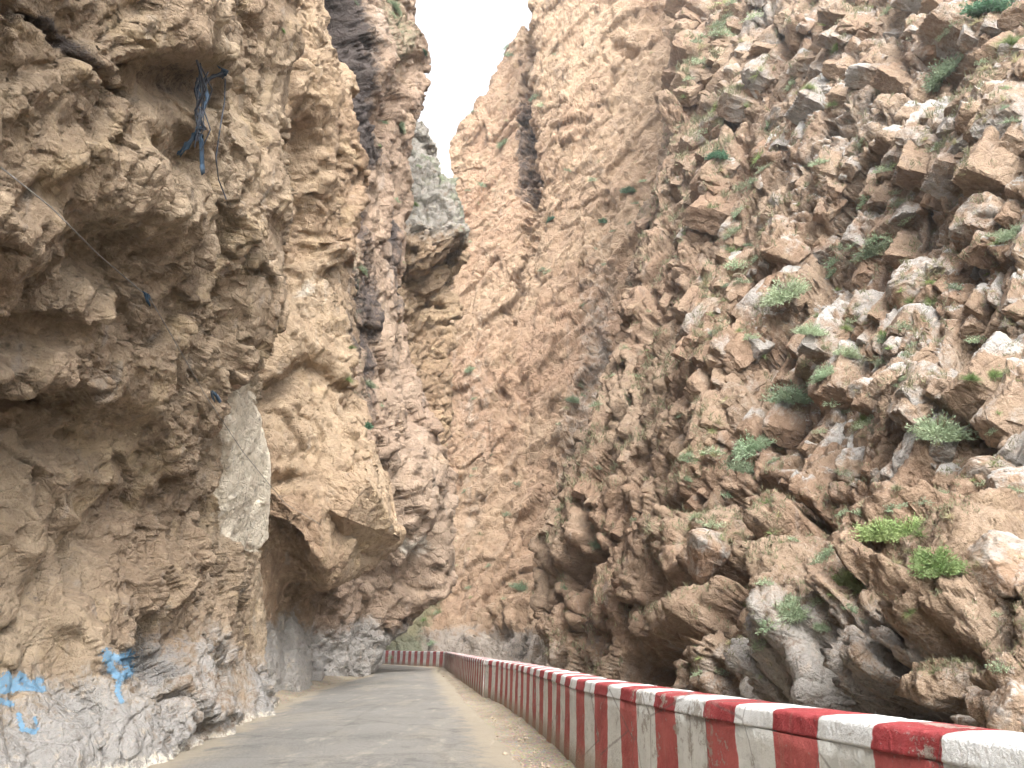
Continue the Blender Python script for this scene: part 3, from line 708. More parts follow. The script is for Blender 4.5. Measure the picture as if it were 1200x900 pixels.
PG[:, 2] += np.where(off.ravel() > -.0, 0, np.where(off.ravel() > -.8, .02 + .02 * sstep(-.5, 0, off.ravel()), 0))
far = (np.abs(PG[:, 0]) > 60) | (PG[:, 1] > 95) | (PG[:, 1] < -30)
PG[far, 2] = -3
m, nt, b = mat_new('gravelly_earth'); t = NT(nt); g = t.n('TexCoord').outputs['Object']
c = t.mix(t.ramp(t.noise(g, .7, 5, .6), .35, .65), (.40, .335, .25), (.29, .245, .19))
v = t.n('TexVoronoi'); t.l(g, v.inputs['Vector']); v.inputs['Scale'].default_value = 38
c = t.mix(.45, c, v.outputs['Color'], 'SOFT_LIGHT')
c = t.mix(t.math('MULTIPLY', t.ramp(t.noise(g, 9, 5, .7), .55, .7), .6), c, (.18, .15, .12))
c = t.mix(t.math('MULTIPLY', t.ramp(t.noise(g, 3, 5, .7), .55, .7), .5), c, (.48, .43, .35))
t.l(c, b.inputs['Base Color'])
h = t.math('ADD', t.noise(g, 30, 4, .7), t.math('MULTIPLY', v.outputs['Distance'], -.8)); t.l(t.bump(h, 1, .03), b.inputs['Normal'])
M_EARTH = m
o = grid_mesh('ground', PG.reshape(X.shape + (3,)), M_EARTH); o['kind'] = 'structure'; o['label'] = 'dusty gravel ground beside the road falling to the river bed behind the barrier'

# ---- road
n_l = 900
def resample(pts, n):
    pts = np.array(pts, float); s = np.r_[0, np.cumsum(np.linalg.norm(np.diff(pts, axis=0), axis=1))]
    return crm(pts, np.interp(np.linspace(0, s[-1], n), s, np.arange(len(pts))).clip(0, len(pts) - 1.000001))
Lp = resample(LEFT, n_l); Rp = resample(RIGHT, n_l)
wb = fbm(np.c_[Lp * 1.1, np.zeros(n_l)], 5, 510) * .38; wr = fbm(np.c_[Rp * 1.2, np.zeros(n_l)], 5, 511) * .22
Lp[:, 0] += wb; Rp[:, 0] += wr
tt = np.linspace(0, 1, 60)[None, :, None]
RP = Lp[:, None] * (1 - tt) + Rp[:, None] * tt
zz = .012 + .05 * (1 - (2 * tt[..., 0] - 1) ** 2) * np.ones((n_l, 1)); zz[:, 0] = -.04; zz[:, -1] = -.04
RP = np.concatenate([RP, zz[..., None]], -1)
RP[..., 2] += (fbm(RP.reshape(-1, 3) * .8, 3, 512) * .012).reshape(RP.shape[:2])
m, nt, b = mat_new('worn_asphalt'); t = NT(nt); g = t.n('TexCoord').outputs['Object']
c = t.mix(t.ramp(t.noise(g, .35, 5, .6, .5), .35, .65), (.20, .193, .18), (.26, .247, .226))
gs = t.map(g, (1, .28, 1), (0, 0, R(10)))
c = t.mix(t.math('MULTIPLY', t.ramp(t.noise(gs, .9, 6, .65, .6), .48, .64), .6), c, (.34, .305, .25))      # dust
c = t.mix(t.math('MULTIPLY', t.ramp(t.noise(gs, 2.6, 5, .7), .55, .68), .7), c, (.40, .36, .30))
c = t.mix(t.math('MULTIPLY', t.ramp(t.noise(g, 1.3, 5, .7), .54, .70), .6), c, (.10, .098, .095))
c = t.mix(t.math('MULTIPLY', t.ramp(t.noise(t.map(g, (1.6, .12, 1), (0, 0, R(7))), 1.1, 4, .6), .52, .68), .35), c, (.27, .26, .245))
pv = t.n('TexVoronoi', feature='DISTANCE_TO_EDGE'); t.l(g, pv.inputs['Vector']); pv.inputs['Scale'].default_value = .35
c = t.mix(t.math('MULTIPLY', t.ramp(t.math('ADD', pv.outputs[0], t.math('MULTIPLY', t.noise(g, 4, 5, .7), .10)), .064, .058), .22), c, (.07, .066, .06))
c = t.mix(t.math('MULTIPLY', t.ramp(t.noise(g, 38, 3, .75), .52, .66), .6), c, (.38, .35, .31))
c = t.mix(t.math('MULTIPLY', t.ramp(t.noise(g, 40, 3, .7), .5, .35), .5), c, (.06, .06, .06))
ed = t.n('Attribute', attribute_name='edge'); n5 = t.noise(g, 3.5, 5, .7)
em = t.ramp(t.math('ADD', ed.outputs['Fac'], t.math('MULTIPLY', t.math('SUBTRACT', n5, .5), 1.1)), .35, .75)
c = t.mix(t.math('MULTIPLY', em, .8), c, (.38, .325, .245))
t.l(c, b.inputs['Base Color']); rr = t.n('MapRange'); t.l(t.noise(g, .5, 4, .6), rr.inputs[0]); rr.inputs[3].default_value = .55; rr.inputs[4].default_value = .95
t.l(rr.outputs[0], b.inputs['Roughness'])
h = t.math('ADD', t.noise(g, 45, 4, .75), t.math('MULTIPLY', t.noise(g, 4, 4, .6), .8)); t.l(t.bump(h, 1, .035), b.inputs['Normal'])
edge = (np.clip(1 - np.minimum(tt[..., 0] * 5.0, (1 - tt[..., 0]) * 4.2), 0, 1) * np.ones((n_l, 1))).ravel()
o = grid_mesh('road', RP, m, {'edge': edge}); o['kind'] = 'structure'; o['label'] = 'narrow worn grey asphalt road bending left between the cliff and the barrier'

# ---- loose stones on both verges
def stone(rng, V, Fc, c, r):
    b0 = len(V); ax = rng.normal(size=(3, 3)); s = np.array([1, rng.uniform(.6, 1), rng.uniform(.45, .8)])
    base = np.array([(1,0,0),(-1,0,0),(0,1,0),(0,-1,0),(0,0,1),(0,0,-1),(.7,.7,.2),(-.6,.6,.4),(.6,-.6,.4),(-.7,-.6,-.2)]) * rng.uniform(.75, 1.2, (10, 1))
    a = rng.uniform(0, 6.28); R3 = np.array([[math.cos(a), -math.sin(a), 0], [math.sin(a), math.cos(a), 0], [0, 0, 1]])
    for v in base[:6]: V.append(c + R3 @ (v * s * r))
    for f in ((0,2,4),(2,1,4),(1,3,4),(3,0,4),(2,0,5),(1,2,5),(3,1,5),(0,3,5)): Fc.append(tuple(b0 + k for k in f))
V = []; Fc = []
for i in range(5200):
    y = 3 + 47 * RNG.random() ** 1.7
    if RNG.random() < .5:
        x = np.interp(y, [p[1] for p in LEFT], [p[0] for p in LEFT]) - RNG.normal(.45, .38); 
    else:
        x = np.interp(y, bar[:, 1], bar[:, 0]) - .06 - abs(RNG.normal(.1, .42))
    r = .006 + .022 * RNG.random() ** 3 + (.05 * RNG.random() if RNG.random() < .012 else 0)
    stone(RNG, V, Fc, np.array([x, y, .01 + r * .3 + .10 * float(sstep(0, 1.3, np.interp(y, [p[1] for p in LEFT], [p[0] for p in LEFT]) - x))]), r)
M_STONE = plain('loose_stone', (.46, .38, .28), .95, (.27, .22, .17), 14)
o = mesh_obj('gravel', V, Fc, M_STONE); tag(o, 'loose gravel scattered along both edges of the asphalt', 'gravel'); o['kind'] = 'stuff'

# ================================================================== the striped barrier
def stripe_mat(name, red, white, pitch, dirt):
    m, nt, b = mat_new(name); t = NT(nt); g = t.n('TexCoord').outputs['Object']
    u = t.n('Attribute', attribute_name='along').outputs['Fac']; hgt = t.n('Attribute', attribute_name='high').outputs['Fac']
    cx = t.n('CombineXYZ'); t.l(u, cx.inputs[0]); t.l(t.math('MULTIPLY', hgt, .6), cx.inputs[1])
    wob = t.math('MULTIPLY', t.math('SUBTRACT', t.noise(cx.outputs[0], 5, 4, .6), .5), .09)
    bigw = t.math('MULTIPLY', t.math('SUBTRACT', t.noise(cx.outputs[0], .9, 2, .5), .5), .25)
    uu = t.math('ADD', t.math('ADD', u, wob), bigw)
    fr = t.math('FRACT', t.math('DIVIDE', uu, pitch))
    tri = t.math('ABSOLUTE', t.math('SUBTRACT', fr, .5))
    s = t.ramp(tri, .245, .255)
    n1 = t.noise(g, 3, 6, .7); n2 = t.noise(g, 18, 6, .75); n3 = t.noise(t.map(g, (6, 6, .5)), 2.2, 5, .7)
    wc = t.mix(t.ramp(n1, .4, .65), white, tuple(x * .82 for x in white))
    rc = t.mix(t.ramp(n1, .35, .65), red, (red[0] * .72, red[1] * .6, red[2] * .6))
    rc = t.mix(t.math('MULTIPLY', t.ramp(n2, .60, .72), .55), rc, (.52, .42, .38))
    c = t.mix(s, rc, wc)
    c = t.mix(t.math('MULTIPLY', t.ramp(n3, .54, .74), dirt), c, (.30, .25, .19))
    c = t.mix(t.math('MULTIPLY', t.ramp(n2, .62, .70), .5), c, (.22, .21, .20))
    chip = t.ramp(t.math('ADD', t.noise(g, 6, 6, .8), t.math('MULTIPLY', t.noise(g, 1.1, 2, .5), .5)), .86, .90)
    c = t.mix(t.math('MULTIPLY', chip, .85), c, (.34, .31, .27))
    crk = t.n('TexVoronoi', feature='DISTANCE_TO_EDGE'); t.l(t.map(g, (1, 1, .6)), crk.inputs['Vector']); crk.inputs['Scale'].default_value = 1.3
    c = t.mix(t.math('MULTIPLY', t.ramp(t.math('ADD', crk.outputs[0], t.math('MULTIPLY', n2, .02)), .022, .012), .5), c, (.12, .10, .09))
    # splashed earth at the foot
    f = t.ramp(t.math('ADD', hgt, t.math('MULTIPLY', t.math('SUBTRACT', n1, .5), .5)), .34, .02)
    c = t.mix(t.math('MULTIPLY', f, .75), c, (.30, .23, .16))
    t.l(c, b.inputs['Base Color']); b.inputs['Roughness'].default_value = .75
    h = t.math('ADD', t.math('ADD', t.math('MULTIPLY', t.noise(g, 7, 5, .65), 1.2), t.math('MULTIPLY', n2, .5)), t.math('MULTIPLY', t.noise(g, 70, 3, .7), .12))
    t.l(t.bump(h, .9, .035), b.inputs['Normal'])
    return m
BODY_PROF = [(0.02, -.35), (0, 0), (.012, .25), (.022, .5), (.03, .78), (.032, .872), (.2, .875), (.49, .872), (.50, .5), (.51, 0), (.52, -2.6)]
def CAPP(k): return [(.10, .872), (.030, .874), (.022, .880), (.024, .892), (.034, .93), (.040, .972), (.050, .990), (.075, 1.000), (.2, 1.008), (.44, 1.002), (.485, .985), (.505, .95), (.508, .88), (.40, .866)]
def sweep(name, path, prof, mat, parent, wobble, z0=0, close=True, seed=0, step=.06):
    C, d = polyline([(x, y, 0) for x, y in path], step)
    T = np.gradient(C, axis=0); T /= np.linalg.norm(T, axis=1, keepdims=True); Nr = np.stack([T[:, 1], -T[:, 0], 0 * T[:, 0]], 1)   # to the right = away from the road
    pf = []
    for a, b_ in zip(prof[:-1], prof[1:]):
        n = max(1, int(math.hypot(a[0] - b_[0], a[1] - b_[1]) / .05)); n = min(n, 12)
        for k in range(n): pf.append((a[0] + (b_[0] - a[0]) * k / n, a[1] + (b_[1] - a[1]) * k / n))
    pf.append(prof[-1]); pf = np.array(pf)
    G = C[:, None] + Nr[:, None] * pf[None, :, 0, None] + np.array([0, 0, 1.0]) * pf[None, :, 1, None]
    P = G.reshape(-1, 3)
    n = wobble * (fbm(P * 1.6, 4, 520 + seed) + .5 * fbm(P * 7, 3, 521 + seed))
    G = G + (n.reshape(G.shape[:2]))[..., None] * (Nr[:, None] * 1.0 + np.array([0, 0, .4]))
    al = np.repeat(d[:, None], len(pf), 1).ravel(); hi = G[..., 2].ravel()
    o = grid_mesh(name, G, mat, {'along': al, 'high': hi}, parent=parent)
    # end faces
    me = o.data; nu = len(pf); nl = len(C)
    import bmesh
    bm = bmesh.new(); bm.from_mesh(me); bm.verts.ensure_lookup_table()
    for row in (0, nl - 1):
        try: bm.faces.new([bm.verts[row * nu + k] for k in range(nu)])
        except ValueError: pass
    bmesh.ops.recalc_face_normals(bm, faces=bm.faces); bm.to_mesh(me); bm.free()
    return o
def barrier(path, pitch, label, seed):
    e = bpy.data.objects.new('concrete_barrier', None); col.objects.link(e)
    tag(e, label, 'barrier', 'red and white barrier sections')
    mb = stripe_mat('barrier_paint_%d' % seed, (.46, .12, .11), (.66, .66, .62), pitch, .38)
    mc = stripe_mat('coping_paint_%d' % seed, (.36, .06, .065), (.72, .73, .72), pitch, .3)
    sweep('wall_body', path, BODY_PROF, mb, e, .012, seed=seed)
    sweep('coping', path, CAPP(0), mc, e, .016, seed=seed + 1)
barrier(BAR, 1.0, 'nearest length of red and white striped concrete barrier along the right of the road', 1)
barrier(BAR2, .98, 'middle length of striped barrier beyond the kink, its stripes crowded together', 3)
barrier(BAR3, 1.28, 'farthest length of striped barrier crossing the view at the bend', 5)

# ================================================================== blue spray paint on the near cliff foot
SA = SURF['A']
def strokes(px, py):
    a = np.zeros(px.shape)
    L = [([( -6, 790), (-2, 808), (8, 792), (14, 808), (24, 792), (34, 806), (46, 798)], 9), ([(-6, 812), (20, 806), (50, 808)], 7), ([(-5, 820), (14, 826)], 7),
         ([(22, 838), (26, 855), (40, 858)], 6), ([(40, 842), (44, 854)], 4), ([(124, 764), (130, 785), (140, 795), (154, 786), (152, 765)], 9),
         ([(128, 768), (146, 776), (150, 770)], 9), ([(140, 795), (137, 810), (142, 822)], 6)]
    for p, w in L: a = np.maximum(a, seg(px, py, p, w))
    return a
nvv, nuu = SA['shape']
sel = (SA['px'] > -12) & (SA['px'] < 175) & (SA['py'] > 740) & (SA['py'] < 880) & (SA['f'] < 16)
aa = np.zeros(len(sel)); aa[sel] = strokes(SA['px'][sel], SA['py'][sel])
idx = np.arange(nvv * nuu).reshape(nvv, nuu); q = np.stack([idx[:-1, :-1], idx[:-1, 1:], idx[1:, 1:], idx[1:, :-1]], -1).reshape(-1, 4)
m, nt, b = mat_new('blue_spray_paint'); t = NT(nt); g = t.n('TexCoord').outputs['Object']
b.inputs['Base Color'].default_value = (.19, .38, .56, 1); b.inputs['Roughness'].default_value = .6
pa = t.n('Attribute', attribute_name='paint').outputs['Fac']
al = t.ramp(t.math('ADD', pa, t.math('MULTIPLY', t.math('SUBTRACT', t.noise(g, 34, 5, .85), .5), 3.6)), .42, .72)
t.l(t.math('MULTIPLY', al, .66), b.inputs['Alpha'])
t.l(t.bump(t.noise(g, 12, 5, .7), 1, .06), b.inputs['Normal'])
for box, lab in (((-12, 60), 'scrawled blue spray paint marks low on the cliff'), ((110, 175), 'drippy blue sprayed blot')):
    ok = (aa[q] > .02).any(1) & (SA['px'][q[:, 0]] > box[0]) & (SA['px'][q[:, 0]] < box[1])
    qq = q[ok]; u, inv = np.unique(qq, return_inverse=True)
    if len(u):
        o = mesh_obj('spray_paint', (SA['P'][u] + SA['N'][u] * .008), inv.reshape(-1, 4), m, SA['obj'], True, {'paint': aa[u]}); o['label'] = lab

# ---- the angular block that juts from the second buttress, its flat underside in shade
import bmesh
bm = bmesh.new()
for p in (at(436, 566, 23.2), at(472, 634, 26.2), at(402, 672, 26.6), at(403, 606, 22.9), at(437, 515, 26.4), at(458, 560, 29.5), W(-10, 27.5, 10), W(-10.5, 30, 4.5), W(-10, 25, 8), at(425, 525, 25.5)): bm.verts.new(p)
r_ = bmesh.ops.convex_hull(bm, input=bm.verts)
bmesh.ops.delete(bm, geom=[v for v in r_['geom_interior'] if isinstance(v, bmesh.types.BMVert)], context='VERTS')
bmesh.ops.triangulate(bm, faces=bm.faces)
for _ in range(6): bmesh.ops.subdivide_edges(bm, edges=bm.edges, cuts=1, use_grid_fill=True) if len(bm.faces) < 60000 else None
bm.normal_update()
v_ = np.array([v.co[:] for v in bm.verts]); n_ = np.array([v.normal[:] for v in bm.verts])
bmesh.ops.recalc_face_normals(bm, faces=bm.faces)
n_ = np.array([v.normal[:] for v in bm.verts])
dd = .22 * fbm(v_ * .9, 4, 71) + .12 * blocks(v_ * 1.1, 72)[0] + .05 * blocks(v_ * 3, 73)[0] - .12
und = sstep(-.2, -.6, n_[:, 2]); v_ = v_ + n_ * (dd * (1 - .6 * und))[:, None]
for v, p in zip(bm.verts, v_): v.co = p
me = bpy.data.meshes.new('jutting_block'); bm.to_mesh(me); bm.free(); me.materials.append(M_B); me.attributes.new('mask', 'FLOAT_COLOR', 'POINT').data.foreach_set('color', np.zeros(len(me.vertices) * 4, F32))
for p in me.polygons: p.use_smooth = True
try: me.set_sharp_from_angle(angle=R(35))
except Exception: pass
o = bpy.data.objects.new('jutting_block', me); col.objects.link(o); o.parent = SURF['B']['obj']; o['label'] = 'angular block jutting over the road'

# ================================================================== boulders wedged on the right slope
def boulder_mesh(seed, squash=(1, 1, 1)):
    import bmesh
    rng = np.random.default_rng(seed); bm = bmesh.new(); bmesh.ops.create_icosphere(bm, subdivisions=6, radius=1)
    co_ = np.array([v.co[:] for v in bm.verts]); D = co_ / np.linalg.norm(co_, axis=1, keepdims=True)
    Np = rng.normal(size=(15, 3)); Np /= np.linalg.norm(Np, axis=1, keepdims=True); H = rng.uniform(.62, 1.0, 15)
    k = np.clip(D @ Np.T, .05, 1); rr = 1 / ((((k / H) ** 14).sum(1)) ** (1 / 14))
    P = D * np.minimum(rr, 1.25)[:, None] * np.array(squash)
    P = P + D * (.05 * fbm(P * 2.5 + seed, 5, 601) + .05 * (ridged(P * 2 + seed, 4, 602) - .4) + .05 * blocks(P * 3.1 + seed, 603)[0])[:, None]
    for v, p in zip(bm.verts, P): v.co = p
    me = bpy.data.meshes.new('boulder'); bm.to_mesh(me); n = len(bm.verts); bm.free()
    for p in me.polygons: p.use_smooth = True
    a = np.zeros((n, 4)); 
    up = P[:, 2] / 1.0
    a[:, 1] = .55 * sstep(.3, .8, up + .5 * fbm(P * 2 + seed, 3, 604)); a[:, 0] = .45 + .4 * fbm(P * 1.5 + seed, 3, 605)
    x = me.attributes.new('mask', 'FLOAT_COLOR', 'POINT'); x.data.foreach_set('color', a.astype(F32).ravel())
    me.materials.append(M_BO); return me
M_BO = rock_mat('boulder_rock', (.31, .23, .162), (.27, .175, .115), (.32, .23, .155), grey=(.29, .28, .26), pale=(.38, .37, .35), sc=.4, bsc=.5, bd=.5)
BOUL = [(1158, 530, 36, 'rounded brown boulder with a pale cap, second tallest rock at the right edge'),
 (1196, 560, 40, 'brown boulder cut by the right edge of the view beside the pale-capped round one'),
 (962, 492, 24, 'upright narrow brown block standing on a ledge in the middle of the right slope'),
 (1010, 462, 24, 'squarish grey-topped block above the green clumps on the right slope'),
 (1000, 536, 32, 'wedge of brown rock with a white weathered top beneath the square grey-topped block'),
 (1068, 340, 40, 'large slanting grey-topped block high on the right slope under a bright green shrub'),
 (1018, 372, 26, 'brown block left of the large slanting grey-topped one'),
 (1090, 312, 24, 'pale flat block on top of the large slanting one'),
 (1148, 178, 30, 'brown block jutting below the grey scree near the top right'),
 (1076, 52, 28, 'brown upright block near the top edge at the right'),
 (905, 132, 26, 'long grey-topped rock lying on the upper middle of the slope'),
 (1150, 250, 34, 'dark-sided slab on the upper right slope'),
 (1165, 640, 60, 'huge brown boulder bulging low at the right edge above the barrier'),
 (1185, 835, 44, 'tawny rock lying behind the barrier at the right edge'),
 (820, 628, 34, 'brown block overhanging the dark cleft left of the middle slope'),
 (1075, 420, 24, 'small white-topped block in the cluster beneath the large slanting block')]
for i, (px, py, r, lab) in enumerate(BOUL):
    h = surf_at(px, py + r * .25, 'G', 4)
    if not h: continue
    p, n, f, k = h
    rad = r / FPX * f
    me = boulder_mesh(700 + i, (1.05, .85, .75 + .3 * (i % 3) / 2)) ; o = bpy.data.objects.new('boulder', me); col.objects.link(o)
    o.scale = (rad,) * 3; o.location = Vector(p) - Vector(n) * rad * .45
    o.rotation_euler = (RNG.uniform(-.4, .4), RNG.uniform(-.5, .1), RNG.uniform(0, 6))
    tag(o, lab, 'boulder', 'boulders wedged on the right slope')
    # bake the object size so the shader scale is in metres
    me.transform(Matrix.Diagonal((rad, rad, rad, 1))); o.scale = (1, 1, 1)

# ---- jointed bedrock blocks breaking out of the right slope, all tilted with the bedding
def ico(sub):
    import bmesh
    bm = bmesh.new(); bmesh.ops.create_icosphere(bm, subdivisions=sub, radius=1)
    v = np.array([x.co[:] for x in bm.verts]); f = np.array([[y.index for y in x.verts] for x in bm.faces]); bm.free(); return v / np.linalg.norm(v, axis=1, keepdims=True), f
def outcrop(key, n, cond, lo, hi, mat, seed, flat=(1.7, 1.05, .72), jitter=.13, push=.12):
    rng = np.random.default_rng(seed); S = SURF[key]
    ok = (S['px'] > -60) & (S['px'] < 1290) & (S['py'] > -60) & (S['py'] < 860) & (S['f'] > 2) & cond(S)
    dn = chunked(lambda P: fbm(P * .13, 3, seed), S['P']); ok &= dn > rng.uniform(-.35, .30, len(ok))
    I = np.nonzero(ok)[0]; I = rng.choice(I, min(n, len(I)), replace=False)
    VV = []; FF = []; AA = []; base = 0
    nbu = nb if nb[2] > 0 else -nb
    B0 = np.stack([e1, np.cross(nbu, e1), nbu])
    for i in I:
        f = float(S['f'][i]); spx = lo + (hi - lo) * rng.random() ** 3.2; rad = spx / FPX * f
        D, Fi = ICO3 if spx < 15 else (ICO4 if spx < 28 else ICO5)
        Np = rng.normal(size=(9, 3)); Np = np.r_[Np, np.eye(3), -np.eye(3)] + np.r_[np.zeros((9, 3)), rng.normal(size=(6, 3)) * .14]
        Np /= np.linalg.norm(Np, axis=1, keepdims=True); H = np.r_[rng.uniform(.85, 1.15, 9), rng.uniform(.62, .85, 6)]
        k = np.clip(D @ Np.T, .02, 2) / H; rr = 1 / k.max(1)
        P = D * np.minimum(rr, 1.3)[:, None] * np.array(flat) * rng.uniform(.75, 1.25, 3)
        P = P * rad + D * (rad * .11 * fbm(P * 2.2 + i % 977, 3, 3) + rad * .09 * (ridged(P * 3.3 + i % 571, 2, 5) - .4))[:, None]
        M = B0 + rng.normal(size=(3, 3)) * jitter; q, _ = np.linalg.qr(M.T); q = q * np.sign((q * M.T).sum(0))
        P = P @ q.T + S['P'][i] - S['N'][i] * rad * (.60 - push) - np.array([0, 0, rad * .1])
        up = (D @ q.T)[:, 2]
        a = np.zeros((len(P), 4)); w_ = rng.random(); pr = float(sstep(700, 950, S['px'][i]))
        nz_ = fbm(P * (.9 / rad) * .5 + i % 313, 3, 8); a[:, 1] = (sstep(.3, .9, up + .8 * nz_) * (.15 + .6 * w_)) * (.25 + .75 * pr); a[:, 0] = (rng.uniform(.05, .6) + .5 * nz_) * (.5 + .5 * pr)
        a[:, 2] = .25 * (rng.random() < .15)
        VV.append(P); FF.append(Fi + base); AA.append(a); base += len(P)
    VV = np.concatenate(VV); FF = np.concatenate(FF); AA = np.concatenate(AA)
    me = bpy.data.meshes.new('bedrock_blocks'); me.vertices.add(len(VV)); me.vertices.foreach_set('co', VV.astype(F32).ravel())
    me.loops.add(FF.size); me.loops.foreach_set('vertex_index', FF.astype(np.int32).ravel()); me.polygons.add(len(FF))
    me.polygons.foreach_set('loop_start', np.arange(0, FF.size, 3, dtype=np.int32)); me.polygons.foreach_set('loop_total', np.full(len(FF), 3, np.int32))
    me.polygons.foreach_set('use_smooth', np.ones(len(FF), bool)); me.update(calc_edges=True)
    x = me.attributes.new('mask', 'FLOAT_COLOR', 'POINT'); x.data.foreach_set('color', AA.astype(F32).ravel()); me.materials.append(mat)
    try: me.set_sharp_from_angle(angle=R(28))
    except Exception: pass
    o = bpy.data.objects.new('bedrock_blocks', me); col.objects.link(o); o.parent = S['obj']; o['kind'] = 'stuff'; print('outcrop', len(I), len(VV))
ICO3 = ico(3); ICO4 = ico(4); ICO5 = ico(5)
lowz = lambda S: S['P'][:, 2] - .10 * S['P'][:, 1]
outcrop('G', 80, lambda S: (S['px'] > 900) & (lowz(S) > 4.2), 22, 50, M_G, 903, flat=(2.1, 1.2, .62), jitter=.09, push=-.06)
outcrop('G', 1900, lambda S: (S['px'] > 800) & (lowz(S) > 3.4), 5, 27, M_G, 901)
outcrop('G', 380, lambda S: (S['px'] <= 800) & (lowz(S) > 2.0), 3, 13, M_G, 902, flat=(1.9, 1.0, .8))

# ================================================================== plants
bpy.context.view_layer.update(); DG = bpy.context.evaluated_depsgraph_get()
def ray_at(px, py):
    x = (px - 600) / FPX; y = -(py - 450) / FPX
    d = Vector((x, cp - y * sp, sp + y * cp)).normalized()
    ok, loc, nrm, _, ob, _m = scene.ray_cast(DG, Vector(CAM), d)
    if not ok: return None
    if nrm.dot(d) > 0: nrm = -nrm
    l = np.array(loc); return l, np.array(nrm), float(project(l)[2]), ob.name
def leaf_mat(name, a, b2, dry):
    m, nt, b = mat_new(name); t = NT(nt); g = t.n('TexCoord').outputs['Object']
    oi = t.n('ObjectInfo').outputs['Random']
    c = t.mix(t.ramp(t.noise(g, 2.5, 3, .6), .35, .65), a, b2)
    c = t.mix(t.math('MULTIPLY', oi, .5), c, dry)
    x = t.n('HueSaturation'); t.l(c, x.inputs['Color']); vr = t.n('MapRange'); t.l(t.math('FRACT', t.math('MULTIPLY', oi, 7.3)), vr.inputs[0]); vr.inputs[3].default_value = .7; vr.inputs[4].default_value = 1.25
    t.l(vr.outputs[0], x.inputs['Value']); c = x.outputs[0]
    t.l(c, b.inputs['Base Color']); b.inputs['Roughness'].default_value = .6
    tr = nt.nodes.new('ShaderNodeBsdfTranslucent'); t.l(c, tr.inputs['Color'])
    mx = nt.nodes.new('ShaderNodeMixShader'); mx.inputs[0].default_value = .3
    out = [n for n in nt.nodes if n.type == 'OUTPUT_MATERIAL'][0]
    t.l(b.outputs[0], mx.inputs[1]); t.l(tr.outputs[0], mx.inputs[2]); t.l(mx.outputs[0], out.inputs[0])
    return m
M_L = {'s': leaf_mat('grey_green_leaf', (.26, .36, .23), (.34, .43, .29), (.42, .42, .28)),
       'g': leaf_mat('fresh_green_blade', (.20, .31, .11), (.31, .41, .18), (.40, .40, .22)),
       'd': leaf_mat('dark_green_leaf', (.06, .15, .09), (.10, .21, .13), (.18, .24, .14)),
       'p': leaf_mat('straw_blade', (.40, .36, .20), (.46, .42, .27), (.34, .36, .22))}
M_TW = plain('dry_twig', (.22, .16, .10), .9)
def plant_meshes(kind, n, seed, fine=1.0):
    rng = np.random.default_rng(seed); V = []; Fc = []
    for i in range(n):
        th = rng.uniform(0, 6.283); 
        if kind == 's': el = math.acos(rng.uniform(.05, 1)); L = rng.uniform(.55, 1.0); wd = .028 * fine; bend = rng.uniform(.0, .3)
        elif kind == 'd': el = math.acos(rng.uniform(-.1, 1)); L = rng.uniform(.5, .95); wd = .05 * fine; bend = rng.uniform(-.1, .3)
        else: el = abs(rng.normal(.55, .5)); L = rng.uniform(.4, 1.0); wd = .014 * fine; bend = rng.uniform(.2, .8)
        d = np.array([math.sin(el) * math.cos(th), math.sin(el) * math.sin(th), math.cos(el)])
        base = np.array([d[0], d[1], 0]) * rng.uniform(0, .28)
        lump = .75 + .35 * math.sin(3 * th + seed) * math.cos(2.3 * el + seed)
        L *= lump
        side = np.cross(d, rng.normal(size=3)); side /= np.linalg.norm(side)
        if kind in 'sd':     # twig with leaf-like blades up its length
            st = rng.uniform(.2, .55)
            for j in range(4):
                q = base + d * L * (st + (1 - st) * j / 4) - np.array([0, 0, bend]) * (L * (st + .2 * j)) ** 2 * .4
                dd = d + rng.normal(size=3) * .55; dd /= np.linalg.norm(dd); sd_ = np.cross(dd, rng.normal(size=3)); sd_ /= np.linalg.norm(sd_)
                ln = rng.uniform(.07, .15); b0 = len(V)
                V += [q, q + dd * ln * .5 + sd_ * wd, q + dd * ln, q + dd * ln * .5 - sd_ * wd]; Fc.append((b0, b0 + 1, b0 + 2, b0 + 3))
        else:
            b0 = len(V); S_ = 4
            for j in range(S_ + 1):
                s = j / S_; q = base + d * L * s - np.array([0, 0, 1]) * bend * (s ** 2) * L * .6 + np.array([d[0], d[1], 0]) * bend * s * s * .3
                ww = wd * (1 - s * .95); V += [q + side * ww, q - side * ww]
            for j in range(S_): Fc.append((b0 + 2 * j, b0 + 2 * j + 1, b0 + 2 * j + 3, b0 + 2 * j + 2))
    me = bpy.data.meshes.new('foliage'); me.from_pydata([tuple(v) for v in V], [], Fc); me.update(); me.materials.append(M_L[kind])
    V = []; Fc = []
    for i in range(14):
        th = rng.uniform(0, 6.283); el = rng.uniform(.1, 1.2); d = np.array([math.sin(el) * math.cos(th), math.sin(el) * math.sin(th), math.cos(el)])
        tube(V, Fc, [np.array([0, 0, -.15]), d * .35, d * .75 + rng.normal(size=3) * .05], [.022, .014, .005], 4)
    ms = bpy.data.meshes.new('stem'); ms.from_pydata([tuple(v) for v in V], [], Fc); ms.update(); ms.materials.append(M_TW)
    return me, ms
BIG = {k: [plant_meshes(k, 900 if k in 'sd' else 1300, 31 + 7 * i + ord(k), .75) for i in range(3)] for k in 'sgdp'}
SML = {k: [plant_meshes(k, 110 if k in 'sd' else 100, 131 + 7 * i + ord(k)  , 1.6) for i in range(4)] for k in 'sgdp'}
BIG['b'] = [plant_meshes('s', 1500, 431 + i, .7) for i in range(3)]
for me_, ms_ in BIG['b']: me_.materials.clear(); me_.materials.append(M_L['g'])
